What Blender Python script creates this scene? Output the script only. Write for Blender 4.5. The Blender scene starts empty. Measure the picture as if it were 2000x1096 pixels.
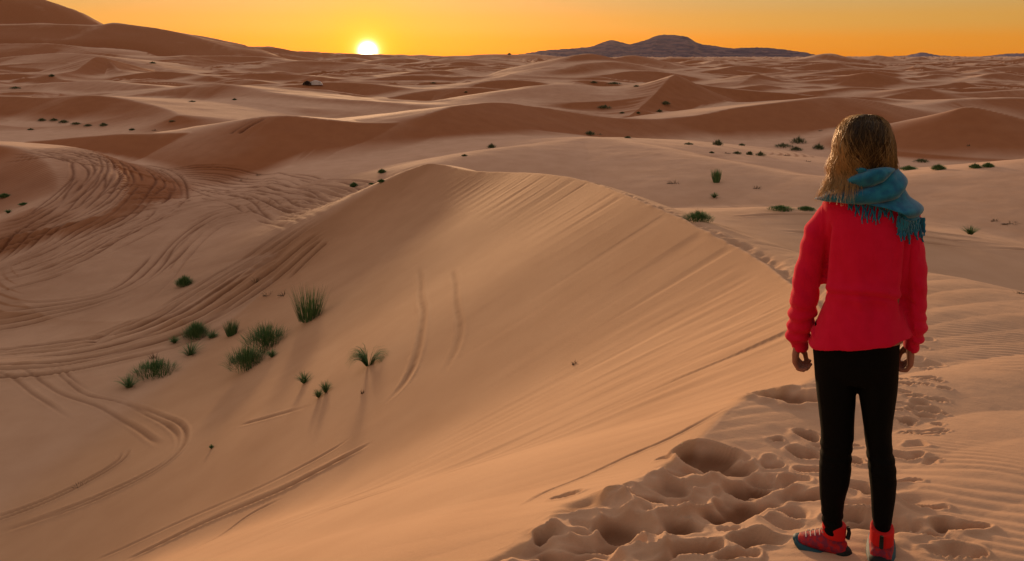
import bpy, bmesh, math, random, os
import numpy as np
from mathutils import Vector, Matrix

random.seed(7); rng = np.random.default_rng(11)
R = math.radians
sc = bpy.context.scene
COL = sc.collection

# ------------------------------------------------------------------ camera
F_PX, PITCH, VC = 1500.0, R(6.0), 266.0        # focal length in pixels of a 2000 px wide frame
cam_d = bpy.data.cameras.new('camera'); cam = bpy.data.objects.new('camera', cam_d); COL.objects.link(cam)
cam.location = (0, 0, 0); cam.rotation_euler = (R(90) - PITCH, 0, 0)
cam_d.sensor_width = 36.0; cam_d.lens = 36.0 * F_PX / 2000.0
cam_d.shift_x = 0.0; cam_d.shift_y = -(548 - VC) / 2000.0
cam_d.clip_start = 0.05; cam_d.clip_end = 30000
sc.camera = cam
cp, sp = math.cos(PITCH), math.sin(PITCH)

def P(u, v, d):
    """world point seen at pixel (u, v) of the 2000x1096 photograph when it stands d metres ahead"""
    a = (u - 1000) / F_PX; b = (VC - v) / F_PX
    dy = cp + b * sp; dz = -sp + b * cp
    return np.array([a * d / dy, d, dz * d / dy])

# ------------------------------------------------------------------ light
SUN_AZ = math.atan((720 - 1000) / 1500.0)       # to the left of straight ahead
SUN_EL = R(2.6)
sundir = Vector((math.sin(SUN_AZ) * math.cos(SUN_EL), math.cos(SUN_AZ) * math.cos(SUN_EL), math.sin(SUN_EL)))
disc_el = R(0.32)
discdir = Vector((math.sin(SUN_AZ) * math.cos(disc_el), math.cos(SUN_AZ) * math.cos(disc_el), math.sin(disc_el)))
sd = bpy.data.lights.new('sun', 'SUN'); so = bpy.data.objects.new('sun', sd); COL.objects.link(so)
sd.energy = 3.8; sd.angle = R(5.0); sd.color = (1.0, 0.60, 0.30)
so.rotation_euler = sundir.to_track_quat('Z', 'Y').to_euler()

W = bpy.data.worlds.new('World'); sc.world = W; W.use_nodes = True
nt = W.node_tree; nt.nodes.clear(); N = nt.nodes; L = nt.links
def wn(t, **kw):
    n = N.new(t)
    for k, v in kw.items(): setattr(n, k, v)
    return n
def wmath(op, a, b=None, clamp=False):
    n = wn('ShaderNodeMath', operation=op, use_clamp=clamp)
    for i, s in enumerate((a, b)):
        if s is None: continue
        if isinstance(s, (int, float)): n.inputs[i].default_value = s
        else: L.new(s, n.inputs[i])
    return n.outputs[0]
tc = wn('ShaderNodeTexCoord'); vec = tc.outputs['Generated']
sep = wn('ShaderNodeSeparateXYZ'); L.new(vec, sep.inputs[0])
# height above the horizon in degrees
elv = wmath('MULTIPLY', wmath('ARCSINE', sep.outputs[2]), 180 / math.pi)
ramp = wn('ShaderNodeValToRGB'); ramp.color_ramp.interpolation = 'EASE'
fac = wmath('POWER', wmath('MULTIPLY', wmath('MAXIMUM', elv, 0.0), 1 / 90.0, True), 0.5, True)
L.new(fac, ramp.inputs[0])
SKY = [(0.0, (0.80, 0.245, 0.006)), (0.105, (0.75, 0.275, 0.018)), (0.165, (0.64, 0.325, 0.06)), (0.215, (0.55, 0.35, 0.12)),
       (0.30, (0.80, 0.58, 0.42)), (0.55, (0.68, 0.54, 0.47)), (1.0, (0.60, 0.51, 0.50))]
cr = ramp.color_ramp
while len(cr.elements) > 1: cr.elements.remove(cr.elements[0])
cr.elements[0].position = 0.0; cr.elements[0].color = (*SKY[0][1], 1)
for p_, c_ in SKY[1:]:
    e = cr.elements.new(p_); e.color = (*c_, 1)
dot = wn('ShaderNodeVectorMath', operation='DOT_PRODUCT'); nrm = wn('ShaderNodeVectorMath', operation='NORMALIZE')
L.new(vec, nrm.inputs[0]); L.new(nrm.outputs[0], dot.inputs[0]); dot.inputs[1].default_value = discdir
ang = wmath('MULTIPLY', wmath('ARCCOSINE', wmath('MINIMUM', dot.outputs['Value'], 1.0)), 180 / math.pi)   # degrees from the sun
def glow(sigma, power=1.0):
    return wmath('EXPONENT', wmath('MULTIPLY', wmath('POWER', wmath('MULTIPLY', ang, 1 / sigma), power), -1.0))
def add(colour_socket, g, col):
    m = wn('ShaderNodeMix', data_type='RGBA', blend_type='ADD'); m.inputs[0].default_value = 1.0
    L.new(colour_socket, m.inputs['A'])
    s = wn('ShaderNodeVectorMath', operation='SCALE'); s.inputs[0].default_value = col; L.new(g, s.inputs['Scale'])
    L.new(s.outputs[0], m.inputs['B']); return m.outputs['Result']
# the blue is burnt out of the sky around the sun
away = wmath('SUBTRACT', 1.0, wmath('MULTIPLY', glow(2.6, 1.3), 0.97))
mulc = wn('ShaderNodeCombineXYZ'); mulc.inputs[0].default_value = 1; mulc.inputs[1].default_value = 1; L.new(away, mulc.inputs[2])
mm = wn('ShaderNodeMix', data_type='RGBA', blend_type='MULTIPLY'); mm.inputs[0].default_value = 1
L.new(ramp.outputs[0], mm.inputs['A']); L.new(mulc.outputs[0], mm.inputs['B'])
c = mm.outputs['Result']
hd = wn('ShaderNodeVectorMath', operation='DOT_PRODUCT'); L.new(nrm.outputs[0], hd.inputs[0]); hd.inputs[1].default_value = (math.sin(SUN_AZ), math.cos(SUN_AZ), 0.0)
side_ = wmath("ADD", wmath("MULTIPLY", hd.outputs["Value"], 0.34), 0.70)
dk = wn('ShaderNodeVectorMath', operation='SCALE'); L.new(c, dk.inputs[0]); L.new(side_, dk.inputs['Scale']); c = dk.outputs[0]
c = add(c, glow(9.0, 1.0), (0.05, 0.0, 0.0))
c = add(c, glow(1.5, 1.3), (0.22, 0.30, 0.0))
c = add(c, glow(0.80, 1.8), (1.2, 0.9, 0.45))
c = add(c, glow(0.62, 3.5), (6.0, 5.0, 3.6))
sky = wn('ShaderNodeTexSky', sky_type='NISHITA'); sky.sun_disc = False
sky.sun_elevation = SUN_EL; sky.sun_rotation = SUN_AZ; sky.air_density = 1.0; sky.dust_density = 1.0; sky.ozone_density = 1.0
bg1 = wn('ShaderNodeBackground'); bg1.inputs[1].default_value = 0.05; st_ = wn("ShaderNodeMix", data_type="RGBA", blend_type="MULTIPLY"); st_.inputs[0].default_value = 1; L.new(sky.outputs[0], st_.inputs["A"]); st_.inputs["B"].default_value = (0.45, 0.27, 0.15, 1); L.new(st_.outputs["Result"], bg1.inputs[0])
bg2 = wn('ShaderNodeBackground'); bg2.inputs[1].default_value = 0.92; L.new(c, bg2.inputs[0])
ad = wn('ShaderNodeAddShader'); L.new(bg1.outputs[0], ad.inputs[0]); L.new(bg2.outputs[0], ad.inputs[1])
out = wn('ShaderNodeOutputWorld'); L.new(ad.outputs[0], out.inputs[0])
sc.view_settings.view_transform = 'Standard'; sc.view_settings.look = 'None'
sc.view_settings.exposure = 0.0; sc.view_settings.gamma = 1.0; sc.view_settings.use_curve_mapping = False
try:
    sc.cycles.use_denoising = True; sc.cycles.max_bounces = 6; sc.cycles.volume_bounces = 1
    sc.cycles.sample_clamp_indirect = 4.0
except Exception: pass

# ------------------------------------------------------------------ helpers
def tag(o, label=None, cat=None, group=None, kind=None):
    for k, v in (('label', label), ('category', cat), ('group', group), ('kind', kind)):
        if v: o[k] = v
    return o
def empty(name, loc=(0, 0, 0), rz=0.0):
    o = bpy.data.objects.new(name, None); COL.objects.link(o); o.location = loc; o.rotation_euler = (0, 0, rz)
    o.empty_display_size = 0.2
    return o
def mesh_obj(name, verts, faces, mat=None, parent=None, smooth=True, loc=(0, 0, 0)):
    """verts (n,3); faces an (m,3|4) array or list"""
    me = bpy.data.meshes.new(name)
    if isinstance(faces, np.ndarray):
        k = faces.shape[1]; v = np.asarray(verts, np.float32)
        me.vertices.add(len(v)); me.vertices.foreach_set('co', v.ravel())
        me.loops.add(faces.size); me.loops.foreach_set('vertex_index', faces.astype(np.int32).ravel())
        me.polygons.add(len(faces)); me.polygons.foreach_set('loop_start', np.arange(0, faces.size, k, dtype=np.int32))
        me.update(calc_edges=True)
    else:
        me.from_pydata([tuple(map(float, q)) for q in verts], [], faces); me.update()
    if smooth: me.polygons.foreach_set('use_smooth', np.ones(len(me.polygons), bool))
    if mat: me.materials.append(mat)
    o = bpy.data.objects.new(name, me); COL.objects.link(o); o.location = loc
    if parent: o.parent = parent
    return o
def attr(me, name, vals):
    a = me.attributes.new(name, 'FLOAT', 'POINT'); a.data.foreach_set('value', np.asarray(vals, np.float32))

class Mat:
    """small node-graph helper"""
    def __init__(s, name, rough=0.8, col=(0.5, 0.5, 0.5)):
        s.m = bpy.data.materials.new(name); s.m.use_nodes = True; s.t = s.m.node_tree; s.t.nodes.clear()
        s.b = s.n('ShaderNodeBsdfPrincipled'); s.o = s.n('ShaderNodeOutputMaterial')
        s.l(s.b.outputs[0], s.o.inputs['Surface']); s.b.inputs['Roughness'].default_value = rough
        s.b.inputs['Base Color'].default_value = (*col, 1); s.b.inputs['Specular IOR Level'].default_value = 0.25
    def n(s, t, **kw):
        n = s.t.nodes.new(t)
        for k, v in kw.items(): setattr(n, k, v)
        return n
    def l(s, a, b): s.t.links.new(a, b)
    def coord(s, scale=(1, 1, 1), rot=(0, 0, 0)):
        tc = s.n('ShaderNodeTexCoord'); mp = s.n('ShaderNodeMapping'); mp.inputs['Scale'].default_value = scale
        mp.inputs['Rotation'].default_value = rot; s.l(tc.outputs['Object'], mp.inputs[0]); return mp.outputs[0]
    def noise(s, scale, detail=3, vec=None, rough=0.55, dist=0.0):
        n = s.n('ShaderNodeTexNoise'); n.inputs['Scale'].default_value = scale; n.inputs['Detail'].default_value = detail
        n.inputs['Roughness'].default_value = rough; n.inputs['Distortion'].default_value = dist
        s.l(vec if vec is not None else s.coord(), n.inputs['Vector']); return n.outputs[0]
    def remap(s, x, a, b, c=0.0, d=1.0):
        n = s.n('ShaderNodeMapRange'); s.l(x, n.inputs[0])
        for i, v in enumerate((a, b, c, d)): n.inputs[i + 1].default_value = v
        return n.outputs[0]
    def mix(s, f, a, b, blend='MIX'):
        n = s.n('ShaderNodeMix', data_type='RGBA', blend_type=blend)
        for inp, v in ((n.inputs[0], f), (n.inputs['A'], a), (n.inputs['B'], b)):
            if isinstance(v, (int, float)): inp.default_value = v
            elif isinstance(v, tuple): inp.default_value = (*v, 1)
            else: s.l(v, inp)
        return n.outputs['Result']
    def attr(s, name):
        n = s.n('ShaderNodeAttribute', attribute_name=name); return n.outputs['Fac']
    def math(s, op, a, b=None):
        n = s.n('ShaderNodeMath', operation=op)
        for i, v in enumerate((a, b)):
            if v is None: continue
            if isinstance(v, (int, float)): n.inputs[i].default_value = v
            else: s.l(v, n.inputs[i])
        return n.outputs[0]
    def color(s, x): s.l(x, s.b.inputs['Base Color']); return s
    def bump(s, h, strength=0.3, dist=0.01):
        n = s.n('ShaderNodeBump'); n.inputs['Strength'].default_value = strength; n.inputs['Distance'].default_value = dist
        s.l(h, n.inputs['Height']); s.l(n.outputs[0], s.b.inputs['Normal']); return s

def _hash(ix, iy, seed):
    h = ix.astype(np.int32).view(np.uint32) * np.uint32(374761393) + iy.astype(np.int32).view(np.uint32) * np.uint32(668265263) + np.uint32((seed * 974634777) & 0xffffffff)
    h = (h ^ (h >> np.uint32(13))) * np.uint32(1274126177)
    return ((h ^ (h >> np.uint32(16))) & np.uint32(0xffff)).astype(np.float32) / np.float32(32767.5) - np.float32(1.0)
def vnoise(x, y, seed=0):
    x = np.asarray(x, np.float32); y = np.asarray(y, np.float32); ix = np.floor(x); iy = np.floor(y); fx = (x - ix).astype(np.float32); fy = (y - iy).astype(np.float32)
    fx = fx * fx * (3 - 2 * fx); fy = fy * fy * (3 - 2 * fy)
    a = _hash(ix, iy, seed); b = _hash(ix + 1, iy, seed); c_ = _hash(ix, iy + 1, seed); d_ = _hash(ix + 1, iy + 1, seed)
    return (a + (b - a) * fx) * (1 - fy) + (c_ + (d_ - c_) * fx) * fy
def fbm(x, y, seed=0, octv=3, gain=0.5):
    s = 0; a = 1.0; t = 0
    for o in range(octv):
        s = s + a * vnoise(x * 2 ** o + 17.3 * o, y * 2 ** o - 9.1 * o, seed + o); t += a; a *= gain
    return s / t
def sstep(a, b, x):
    # works for a > b too
    t = np.clip((x - a) / (b - a), 0, 1); return t * t * (3 - 2 * t)
def smax(a, b, k):
    h = np.maximum(k - np.abs(a - b), 0) / k
    return np.maximum(a, b) + h * h * k * 0.25

# ------------------------------------------------------------------ terrain: dunes from their crest lines
def catmull(pts, n):
    pts = np.asarray(pts, float); out_ = []
    q = np.vstack([2 * pts[0] - pts[1], pts, 2 * pts[-1] - pts[-2]])
    for i in range(1, len(q) - 2):
        for t in np.linspace(0, 1, n, endpoint=False):
            p0, p1, p2, p3 = q[i - 1], q[i], q[i + 1], q[i + 2]
            out_.append(0.5 * ((2 * p1) + (-p0 + p2) * t + (2 * p0 - 5 * p1 + 4 * p2 - p3) * t ** 2 + (-p0 + 3 * p1 - 3 * p2 + p3) * t ** 3))
    out_.append(pts[-1]); return np.array(out_)

# crest points (u, v, distance); slope of the side away from us, slope of the side facing us, foot rounding, crest rounding
DUNES = [
 # left hollow's hill
 dict(p=[(-200,275,74),(-60,280,73),(30,287,71),(80,305,67),(112,335,62),(118,372,57),(80,402,53)], f=.10, n=.36, k=1.2, r=.5, L=5),
 # track-covered bank in the valley
 dict(p=[(250,520,43),(290,478,46),(350,442,50),(410,420,53),(480,408,55),(570,403,56),(680,401,55),(760,412,52)], f=.05, n=.34, k=1.0, r=1.2, L=7),
 # the long sweep
 dict(p=[(60,276,86),(200,264,86),(330,259,86),(430,254,87),(490,231,88),(560,225,88),(640,233,88),(720,238,88),(785,236,89),(840,220,92),(900,205,98),(960,200,104),(1010,203,108),(1100,217,112),(1180,227,115),(1280,231,118),(1350,226,121),(1430,212,124),(1480,205,126),(1560,195,130),(1610,190,134),(1650,190,136),(1710,198,138),(1770,210,138),(1860,228,140)], f=.13, n=.30, k=1.2, r=.3, L=22),
 # right hand dune with the thin arm
 dict(p=[(1690,270,108),(1740,262,106),(1800,243,104),(1865,217,102),(1897,209,102),(1950,220,100),(2000,233,98),(2100,255,94),(2250,285,90)], f=.3, n=.38, k=3, r=.25),
 # broad pale dune behind the near crest
 dict(p=[(880,314,60),(940,298,63),(1000,289,66),(1060,284,68),(1120,276,72),(1170,272,73),(1250,286,67),(1330,303,62),(1420,321,57),(1500,336,54),(1580,345,52),(1680,350,50),(1780,346,50),(1850,340,50),(1930,332,50),(2000,324,50),(2160,305,50)], f=.22, n=.10, k=1.5, r=2.0, L=30),
 dict(p=[(1090,277,78),(1150,271,80),(1230,272,82),(1310,282,84),(1400,300,80),(1480,318,70)], f=.12, n=.09, k=1.5, r=2.0),
 # bench on the right
 dict(p=[(1330,445,37),(1385,428,35),(1450,414,34),(1520,408,34),(1600,413,33),(1700,440,32),(1800,462,31),(1900,476,30),(2000,487,30),(2150,500,29)], f=.24, n=.07, k=.8, r=.8),
 # middle distance, right of centre
 dict(p=[(1228,227,149),(1250,210,158),(1284,178,173),(1316,146,188),(1345,160,196),(1400,169,197),(1500,178,197),(1590,186,195)], f=.30, n=.50, k=1.5, r=.15),
 dict(p=[(985,196,176),(1020,184,180),(1055,168,185),(1110,164,188),(1180,170,190),(1250,174,192)], f=.15, n=.16, k=3, r=2),
 dict(p=[(880,184,226),(935,163,238),(985,155,243),(1040,158,243),(1090,168,235)], f=.12, n=.4, k=3, r=1),
 dict(p=[(1030,150,290),(1080,130,315),(1117,111,335),(1150,105,345),(1195,114,350),(1235,126,345)], f=.2, n=.3, k=6, r=1),
 dict(p=[(1100,134,300),(1150,122,315),(1215,124,330),(1270,136,330),(1330,150,310)], f=.2, n=.25, k=4, r=1),
 dict(p=[(1170,122,420),(1235,108,440),(1280,117,450),(1330,128,430)], f=.2, n=.25, k=5, r=1),
 dict(p=[(1330,140,330),(1420,150,320),(1500,160,290)], f=.2, n=.15, k=5, r=1),
 dict(p=[(1440,168,246),(1478,146,262),(1520,157,262),(1600,159,262),(1655,151,262),(1697,141,262),(1732,151,260),(1780,166,255),(1860,170,255)], f=.15, n=.42, k=4, r=.5),
 dict(p=[(1735,187,200),(1768,174,205),(1800,172,205),(1850,181,200),(1930,179,200),(2000,175,200),(2120,180,200)], f=.12, n=.25, k=3, r=.5),
 dict(p=[(1800,208,150),(1870,196,155),(1950,190,158),(2050,192,158)], f=.1, n=.3, k=3, r=.7),
 dict(p=[(1880,160,285),(1945,142,300),(2000,147,300),(2080,150,300)], f=.2, n=.35, k=4, r=.6),
 dict(p=[(1900,142,390),(1965,129,410),(2060,134,410)], f=.2, n=.3, k=5, r=1),
 dict(p=[(1500,136,430),(1560,129,450),(1620,122,450),(1660,129,450),(1720,140,430)], f=.2, n=.3, k=5, r=1),
 dict(p=[(1700,136,480),(1760,128,500),(1830,132,500),(1900,138,480)], f=.2, n=.25, k=5, r=1),
 dict(p=[(1360,127,580),(1400,118,620),(1440,126,590)], f=.2, n=.25, k=5, r=1),
 dict(p=[(1450,127,600),(1500,117,640),(1550,121,640),(1600,128,600)], f=.2, n=.25, k=5, r=1),
 dict(p=[(1540,118,760),(1590,108,800),(1625,103,820),(1662,110,820),(1690,116,800)], f=.2, n=.28, k=6, r=1),
 dict(p=[(1680,117,820),(1712,109,850),(1750,117,850),(1800,120,860),(1850,121,860),(1930,122,860),(2050,121,860)], f=.2, n=.25, k=6, r=1),
 dict(p=[(1440,172,225),(1490,165,232),(1540,172,235),(1600,182,225)], f=.12, n=.35, k=1.5, r=.3),
 dict(p=[(1560,196,160),(1620,188,165),(1700,190,168),(1760,199,165),(1820,206,160)], f=.12, n=.38, k=1.5, r=.3),
 dict(p=[(1600,176,215),(1660,170,222),(1720,172,225),(1780,180,215)], f=.1, n=.35, k=1.5, r=.3),
 dict(p=[(1180,146,285),(1240,138,300),(1300,141,305),(1350,150,290)], f=.12, n=.38, k=2, r=.4),
 dict(p=[(1400,135,400),(1450,128,420),(1500,132,420),(1550,140,400)], f=.12, n=.38, k=2, r=.4),
 dict(p=[(1560,146,330),(1620,140,345),(1680,136,345),(1740,142,335)], f=.12, n=.35, k=2, r=.4),
 dict(p=[(1780,152,300),(1840,145,315),(1890,150,310)], f=.12, n=.38, k=2, r=.3),
 dict(p=[(1820,168,240),(1880,162,250),(1960,164,250),(2060,172,240)], f=.12, n=.38, k=2, r=.3),
 dict(p=[(930,150,330),(1000,143,345),(1060,140,345),(1110,146,330)], f=.12, n=.36, k=2, r=.4),
 dict(p=[(760,150,330),(820,143,345),(890,146,345),(940,154,325)], f=.12, n=.36, k=2, r=.4),
 dict(p=[(420,150,300),(500,143,320),(580,145,320),(650,152,300)], f=.12, n=.36, k=2, r=.4),
 dict(p=[(560,166,230),(640,160,240),(720,163,240),(800,172,228)], f=.12, n=.3, k=2, r=.5),
 dict(p=[(-40,150,280),(20,143,290),(80,147,290),(130,156,275)], f=.12, n=.36, k=2, r=.4),
 dict(p=[(250,146,300),(310,139,315),(370,143,310),(420,152,295)], f=.12, n=.36, k=2, r=.4),
 # left side
 dict(p=[(-120,192,152),(0,188,150),(100,190,148),(170,186,146),(230,190,144),(270,198,140),(300,205,136),(330,214,130),(352,224,123)], f=.10, n=.34, k=2.5, r=.4),
 dict(p=[(230,190,180),(320,176,188),(395,165,195),(430,163,195),(480,170,190),(560,184,172),(640,192,166),(720,198,164),(800,206,160)], f=.10, n=.24, k=3, r=.8),
 dict(p=[(330,203,160),(420,199,165),(520,204,160),(600,212,150)], f=.1, n=.2, k=2, r=.8),
 dict(p=[(-50,170,210),(40,166,215),(120,160,220),(200,158,220),(280,165,215)], f=.12, n=.2, k=3, r=1),
 dict(p=[(120,147,290),(150,137,310),(187,111,340),(212,119,340),(235,140,320)], f=.3, n=.4, k=5, r=.6),
 dict(p=[(-60,120,430),(0,114,440),(60,108,450),(120,104,450),(190,108,440),(260,121,420),(330,136,390)], f=.12, n=.2, k=6, r=1.2),
 dict(p=[(-60,88,590),(0,85,600),(80,83,600),(140,87,600),(180,98,580),(240,110,560),(330,122,540)], f=.12, n=.25, k=8, r=2),
 dict(p=[(-80,52,780),(0,49,800),(100,47,800),(190,50,800),(232,46,800),(300,54,800),(380,74,790),(450,96,760)], f=.2, n=.3, k=10, r=2),
 dict(p=[(280,60,900),(340,62,900),(400,82,860),(450,100,820)], f=.2, n=.25, k=10, r=2),
 dict(p=[(340,110,560),(420,108,600),(520,112,620),(560,118,600)], f=.15, n=.25, k=6, r=1.5),
 dict(p=[(530,124,480),(590,118,500),(680,122,500),(760,130,470)], f=.15, n=.22, k=6, r=1.5),
 dict(p=[(-400,-190,950),(-150,-75,950),(0,-20,950),(40,2,950),(100,28,955),(190,50,965),(250,54,975),(330,61,990),(400,74,1010),(500,89,1060),(600,99,1120),(680,104,1180),(760,108,1260)], f=.3, n=.26, k=20, r=4),
 dict(p=[(640,108,1500),(720,106,1550),(800,107,1600),(900,109,1600),(960,106,1600),(1010,106,1600),(1060,107,1600),(1130,114,1500)], f=.2, n=.2, k=8, r=3),
 dict(p=[(820,120,640),(900,114,700),(980,119,700),(1050,126,640)], f=.15, n=.2, k=6, r=2),
 dict(p=[(860,140,350),(930,133,380),(1000,138,380),(1060,144,350)], f=.15, n=.25, k=5, r=1.5),
]
def sstep0(a, b, x):
    t = min(max((x - a) / (b - a), 0), 1); return t * t * (3 - 2 * t)
# smaller dunes filling the distance
rd = random.Random(21)
for i in range(230):
    d = 150 * (1400 / 150) ** (rd.random() ** 1.0); u = rd.uniform(-250, 2250)
    if d < 210 and 420 < u: continue
    if d < 235 and u > 1100: continue
    hgt = rd.uniform(2.2, 4.4) * (1 + 1.5 * sstep0(220, 800, d)); ln = rd.uniform(25, 60) * (d / 200) ** .6
    xc = (u - 1000) / F_PX * d; n_ = rd.randint(4, 6); pts = []; w_ = rd.uniform(-.3, .3)
    for k in range(n_):
        t = k / (n_ - 1); pts.append((xc + (t - .5) * ln, d + (t - .5) * ln * w_ + rd.uniform(-.09, .09) * ln + ln * .25 * (1 - (2 * t - 1) ** 2), -12.6 + hgt * (math.sin(math.pi * (.06 + .88 * t)) ** .8) * rd.uniform(.8, 1.1)))
    DUNES.append(dict(c3=pts, f=rd.uniform(.08, .2), n=rd.uniform(.25, .42), k=rd.uniform(1.0, 2.5), r=rd.uniform(.2, 1.0)))
for D in DUNES:
    D.setdefault('L', None)
    c3 = np.array([P(*q) for q in D['p']]) if 'p' in D else np.array(D['c3']); D['c'] = catmull(c3, 12 if D is DUNES[0] else 5); D['L'] = D['L'] or 9 + .07 * c3[:, 1].mean()

# the dune we stand on: its crest leaves from under our feet, swings to the far peak and comes back as a low spur on the left.
# (x, y, z, width of the level top on the right, slope on the bowl side, slope on the outer side)
def pc(u, v, d, w, sb, so_): return (*P(u, v, d), w, sb, so_)
NEAR = np.array([(-2.6, -4.0, -1.55, 5.5, .60, .40), (-1.2, 0.0, -1.66, 5.5, .60, .40),
        pc(1000, 1092, 3.05, 5.2, .60, .40), pc(1205, 962, 3.60, 5.0, .60, .40), pc(1335, 893, 4.02, 5.0, .60, .40),
        pc(1450, 786, 4.85, 5.0, .60, .40), pc(1600, 735, 5.65, 4.5, .60, .40), (3.15, 7.3, -2.62, 4.2, .60, .40),
        pc(1542, 556, 9.9, 3.2, .60, .40), pc(1460, 496, 12.2, 1.5, .60, .42), pc(1330, 428, 15.6, .8, .60, .42),
        pc(1235, 387, 18.8, .45, .60, .42), pc(1160, 358, 23.0, .3, .60, .42), pc(1085, 342, 27.0, .3, .60, .42),
        pc(1000, 336, 32.5, .3, .60, .42), pc(920, 333, 37.0, .6, .60, .42), pc(865, 322, 41.0, .8, .58, .42), pc(828, 322, 42.0, .2, .56, .42),
        pc(780, 345, 41.8, .2, .55, .42), pc(720, 384, 41.0, .2, .52, .42), pc(650, 432, 40.0, .2, .5, .40), pc(580, 480, 38.8, .2, .45, .35),
        pc(500, 535, 36.2, .2, .4, .3), pc(400, 607, 33.2, .2, .3, .25), pc(280, 672, 30.4, .2, .2, .2), pc(120, 718, 29.0, .2, .15, .2)])
NEARC = catmull(NEAR, 5)

def H(x, y, want_near=False):
    """height of the smooth ground (camera at 0)"""
    x = np.asarray(x, np.float32); y = np.asarray(y, np.float32)
    d = np.hypot(x, y)
    z = np.full(x.shape, -12.2, np.float32) + 0.35 * fbm(x / 23, y / 23, 3) * sstep(20, 60, d)
    z -= 1.4 * np.exp(-(((x + 15) / 10) ** 2 + ((y - 43) / 7) ** 2))                       # dark basin left
    z += 0.9 * np.exp(-(((x + 2) / 12) ** 2 + ((y - 24) / 9) ** 2))                        # floor of the bowl
    z -= .9 * sstep(-9, -15, x) * sstep(27, 33, y) * (1 - sstep(50, 60, y))
    far = sstep(110, 260, d)
    wx = x + 14 * vnoise(x / 60, y / 60, 31); wy = y + 14 * vnoise(x / 60 + 9, y / 60, 32)
    # crests lean towards us: gentle windward backs, steep lee sides
    rid = 1 - np.abs(fbm(wx / 55 + 4, wy / 38, 8, 2)) * 2.2
    rid = 1 - np.abs(fbm(wx / 55 + 4, (wy + 8 * rid) / 38, 8, 2)) * 2.2
    rid2 = 1 - np.abs(vnoise(wx / 24, wy / 17, 12)) * 2.0
    rid2 = 1 - np.abs(vnoise(wx / 24, (wy + 3.0 * rid2) / 17, 12)) * 2.0
    amp = 4.3 + 2.6 * sstep(200, 700, d)
    z += far * (amp * rid + 2.1 * rid2 - 2.9)
    z += 3.0 * sstep(500, 1600, d) * fbm(x / 260, y / 190, 77, 2)
    for D in DUNES:
        c_ = D['c']; s0 = min(D['f'], D['n']); top = c_[:, 2].max()
        pad = (top + 16) / s0 * 0.7 + 6; pad = min(pad, 330, D['L'] + (top + 16) / .34 + 5)
        m = (x > c_[:, 0].min() - pad) & (x < c_[:, 0].max() + pad) & (y > c_[:, 1].min() - pad) & (y < c_[:, 1].max() + pad)
        idx = np.nonzero(m.ravel())[0]
        if len(idx) == 0: continue
        X = x.ravel()[idx]; Y = y.ravel()[idx]
        best = np.full(X.shape, -1e4, np.float32)
        for a, b in zip(c_[:-1], c_[1:]):
            ex, ey = b[0] - a[0], b[1] - a[1]; l2 = ex * ex + ey * ey + 1e-9
            t = np.clip(((X - a[0]) * ex + (Y - a[1]) * ey) / l2, 0, 1)
            dx = X - a[0] - t * ex; dy = Y - a[1] - t * ey; q = np.sqrt(dx * dx + dy * dy) + 1e-6
            side = (ex * dy - ey * dx) / (q * math.sqrt(l2))
            w = 0.5 + 0.5 * side; w = w * w * (3 - 2 * w)
            s = D['n'] + (D['f'] - D['n']) * w
            hgt = a[2] + t * (b[2] - a[2]) - s * (np.sqrt(q * q + D['r'] ** 2) - D['r']) - .34 * np.maximum(q - D['L'], 0)
            np.maximum(best, hgt, out=best)
        zz = z.ravel(); zz[idx] = smax(zz[idx], best, D['k']); z = zz.reshape(x.shape)
    # our own dune
    m = (x > -45) & (x < 45) & (y > -12) & (y < 75)
    idx = np.nonzero(m.ravel())[0]
    sn = np.full(x.shape, np.nan, np.float32); qn = np.full(x.shape, 99.0, np.float32)
    if len(idx):
        X = x.ravel()[idx]; Y = y.ravel()[idx]
        best = np.full(X.shape, -1e4, np.float32); S = np.zeros_like(X); Q = np.full(X.shape, 1e3, np.float32); SG = np.zeros_like(X)
        acc = 0.0
        for a, b in zip(NEARC[:-1], NEARC[1:]):
            ex, ey = b[0] - a[0], b[1] - a[1]; l2 = ex * ex + ey * ey + 1e-9; ln = math.sqrt(l2)
            t = np.clip(((X - a[0]) * ex + (Y - a[1]) * ey) / l2, 0, 1)
            dx = X - a[0] - t * ex; dy = Y - a[1] - t * ey; q = np.sqrt(dx * dx + dy * dy) + 1e-6
            side = (ex * dy - ey * dx) / (q * ln)
            w = 0.5 + 0.5 * np.clip(side * 1.6, -1, 1); w = w * w * (3 - 2 * w)     # 1 = bowl side
            pr = a[None, :] + t[:, None] * (b - a)[None, :]
            u_ = (q - pr[:, 3])
            outer = 0.055 * q + pr[:, 5] * (0.5 * (u_ + np.sqrt(u_ * u_ + 1.2)) - 0.5 * (-pr[:, 3] + np.sqrt(pr[:, 3] ** 2 + 1.2)))
            inner = pr[:, 4] * (np.sqrt(q * q + 0.0016) - 0.04)
            hgt = pr[:, 2] - (w * inner + (1 - w) * outer)
            better = hgt > best
            best = np.where(better, hgt, best)
            nr = q < Q
            S = np.where(nr, acc + t * ln, S); SG = np.where(nr, side, SG); Q = np.where(nr, q, Q)
            acc += ln
        zz = z.ravel(); bl = sstep(-13, -10, best) * 0
        zz[idx] = smax(zz[idx], best, 2.4); z = zz.reshape(x.shape)
        s_ = sn.ravel(); s_[idx] = S; sn = s_.reshape(x.shape); q_ = qn.ravel(); q_[idx] = Q * np.sign(SG); qn = q_.reshape(x.shape)
    if want_near: return z, sn, qn
    return z

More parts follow.
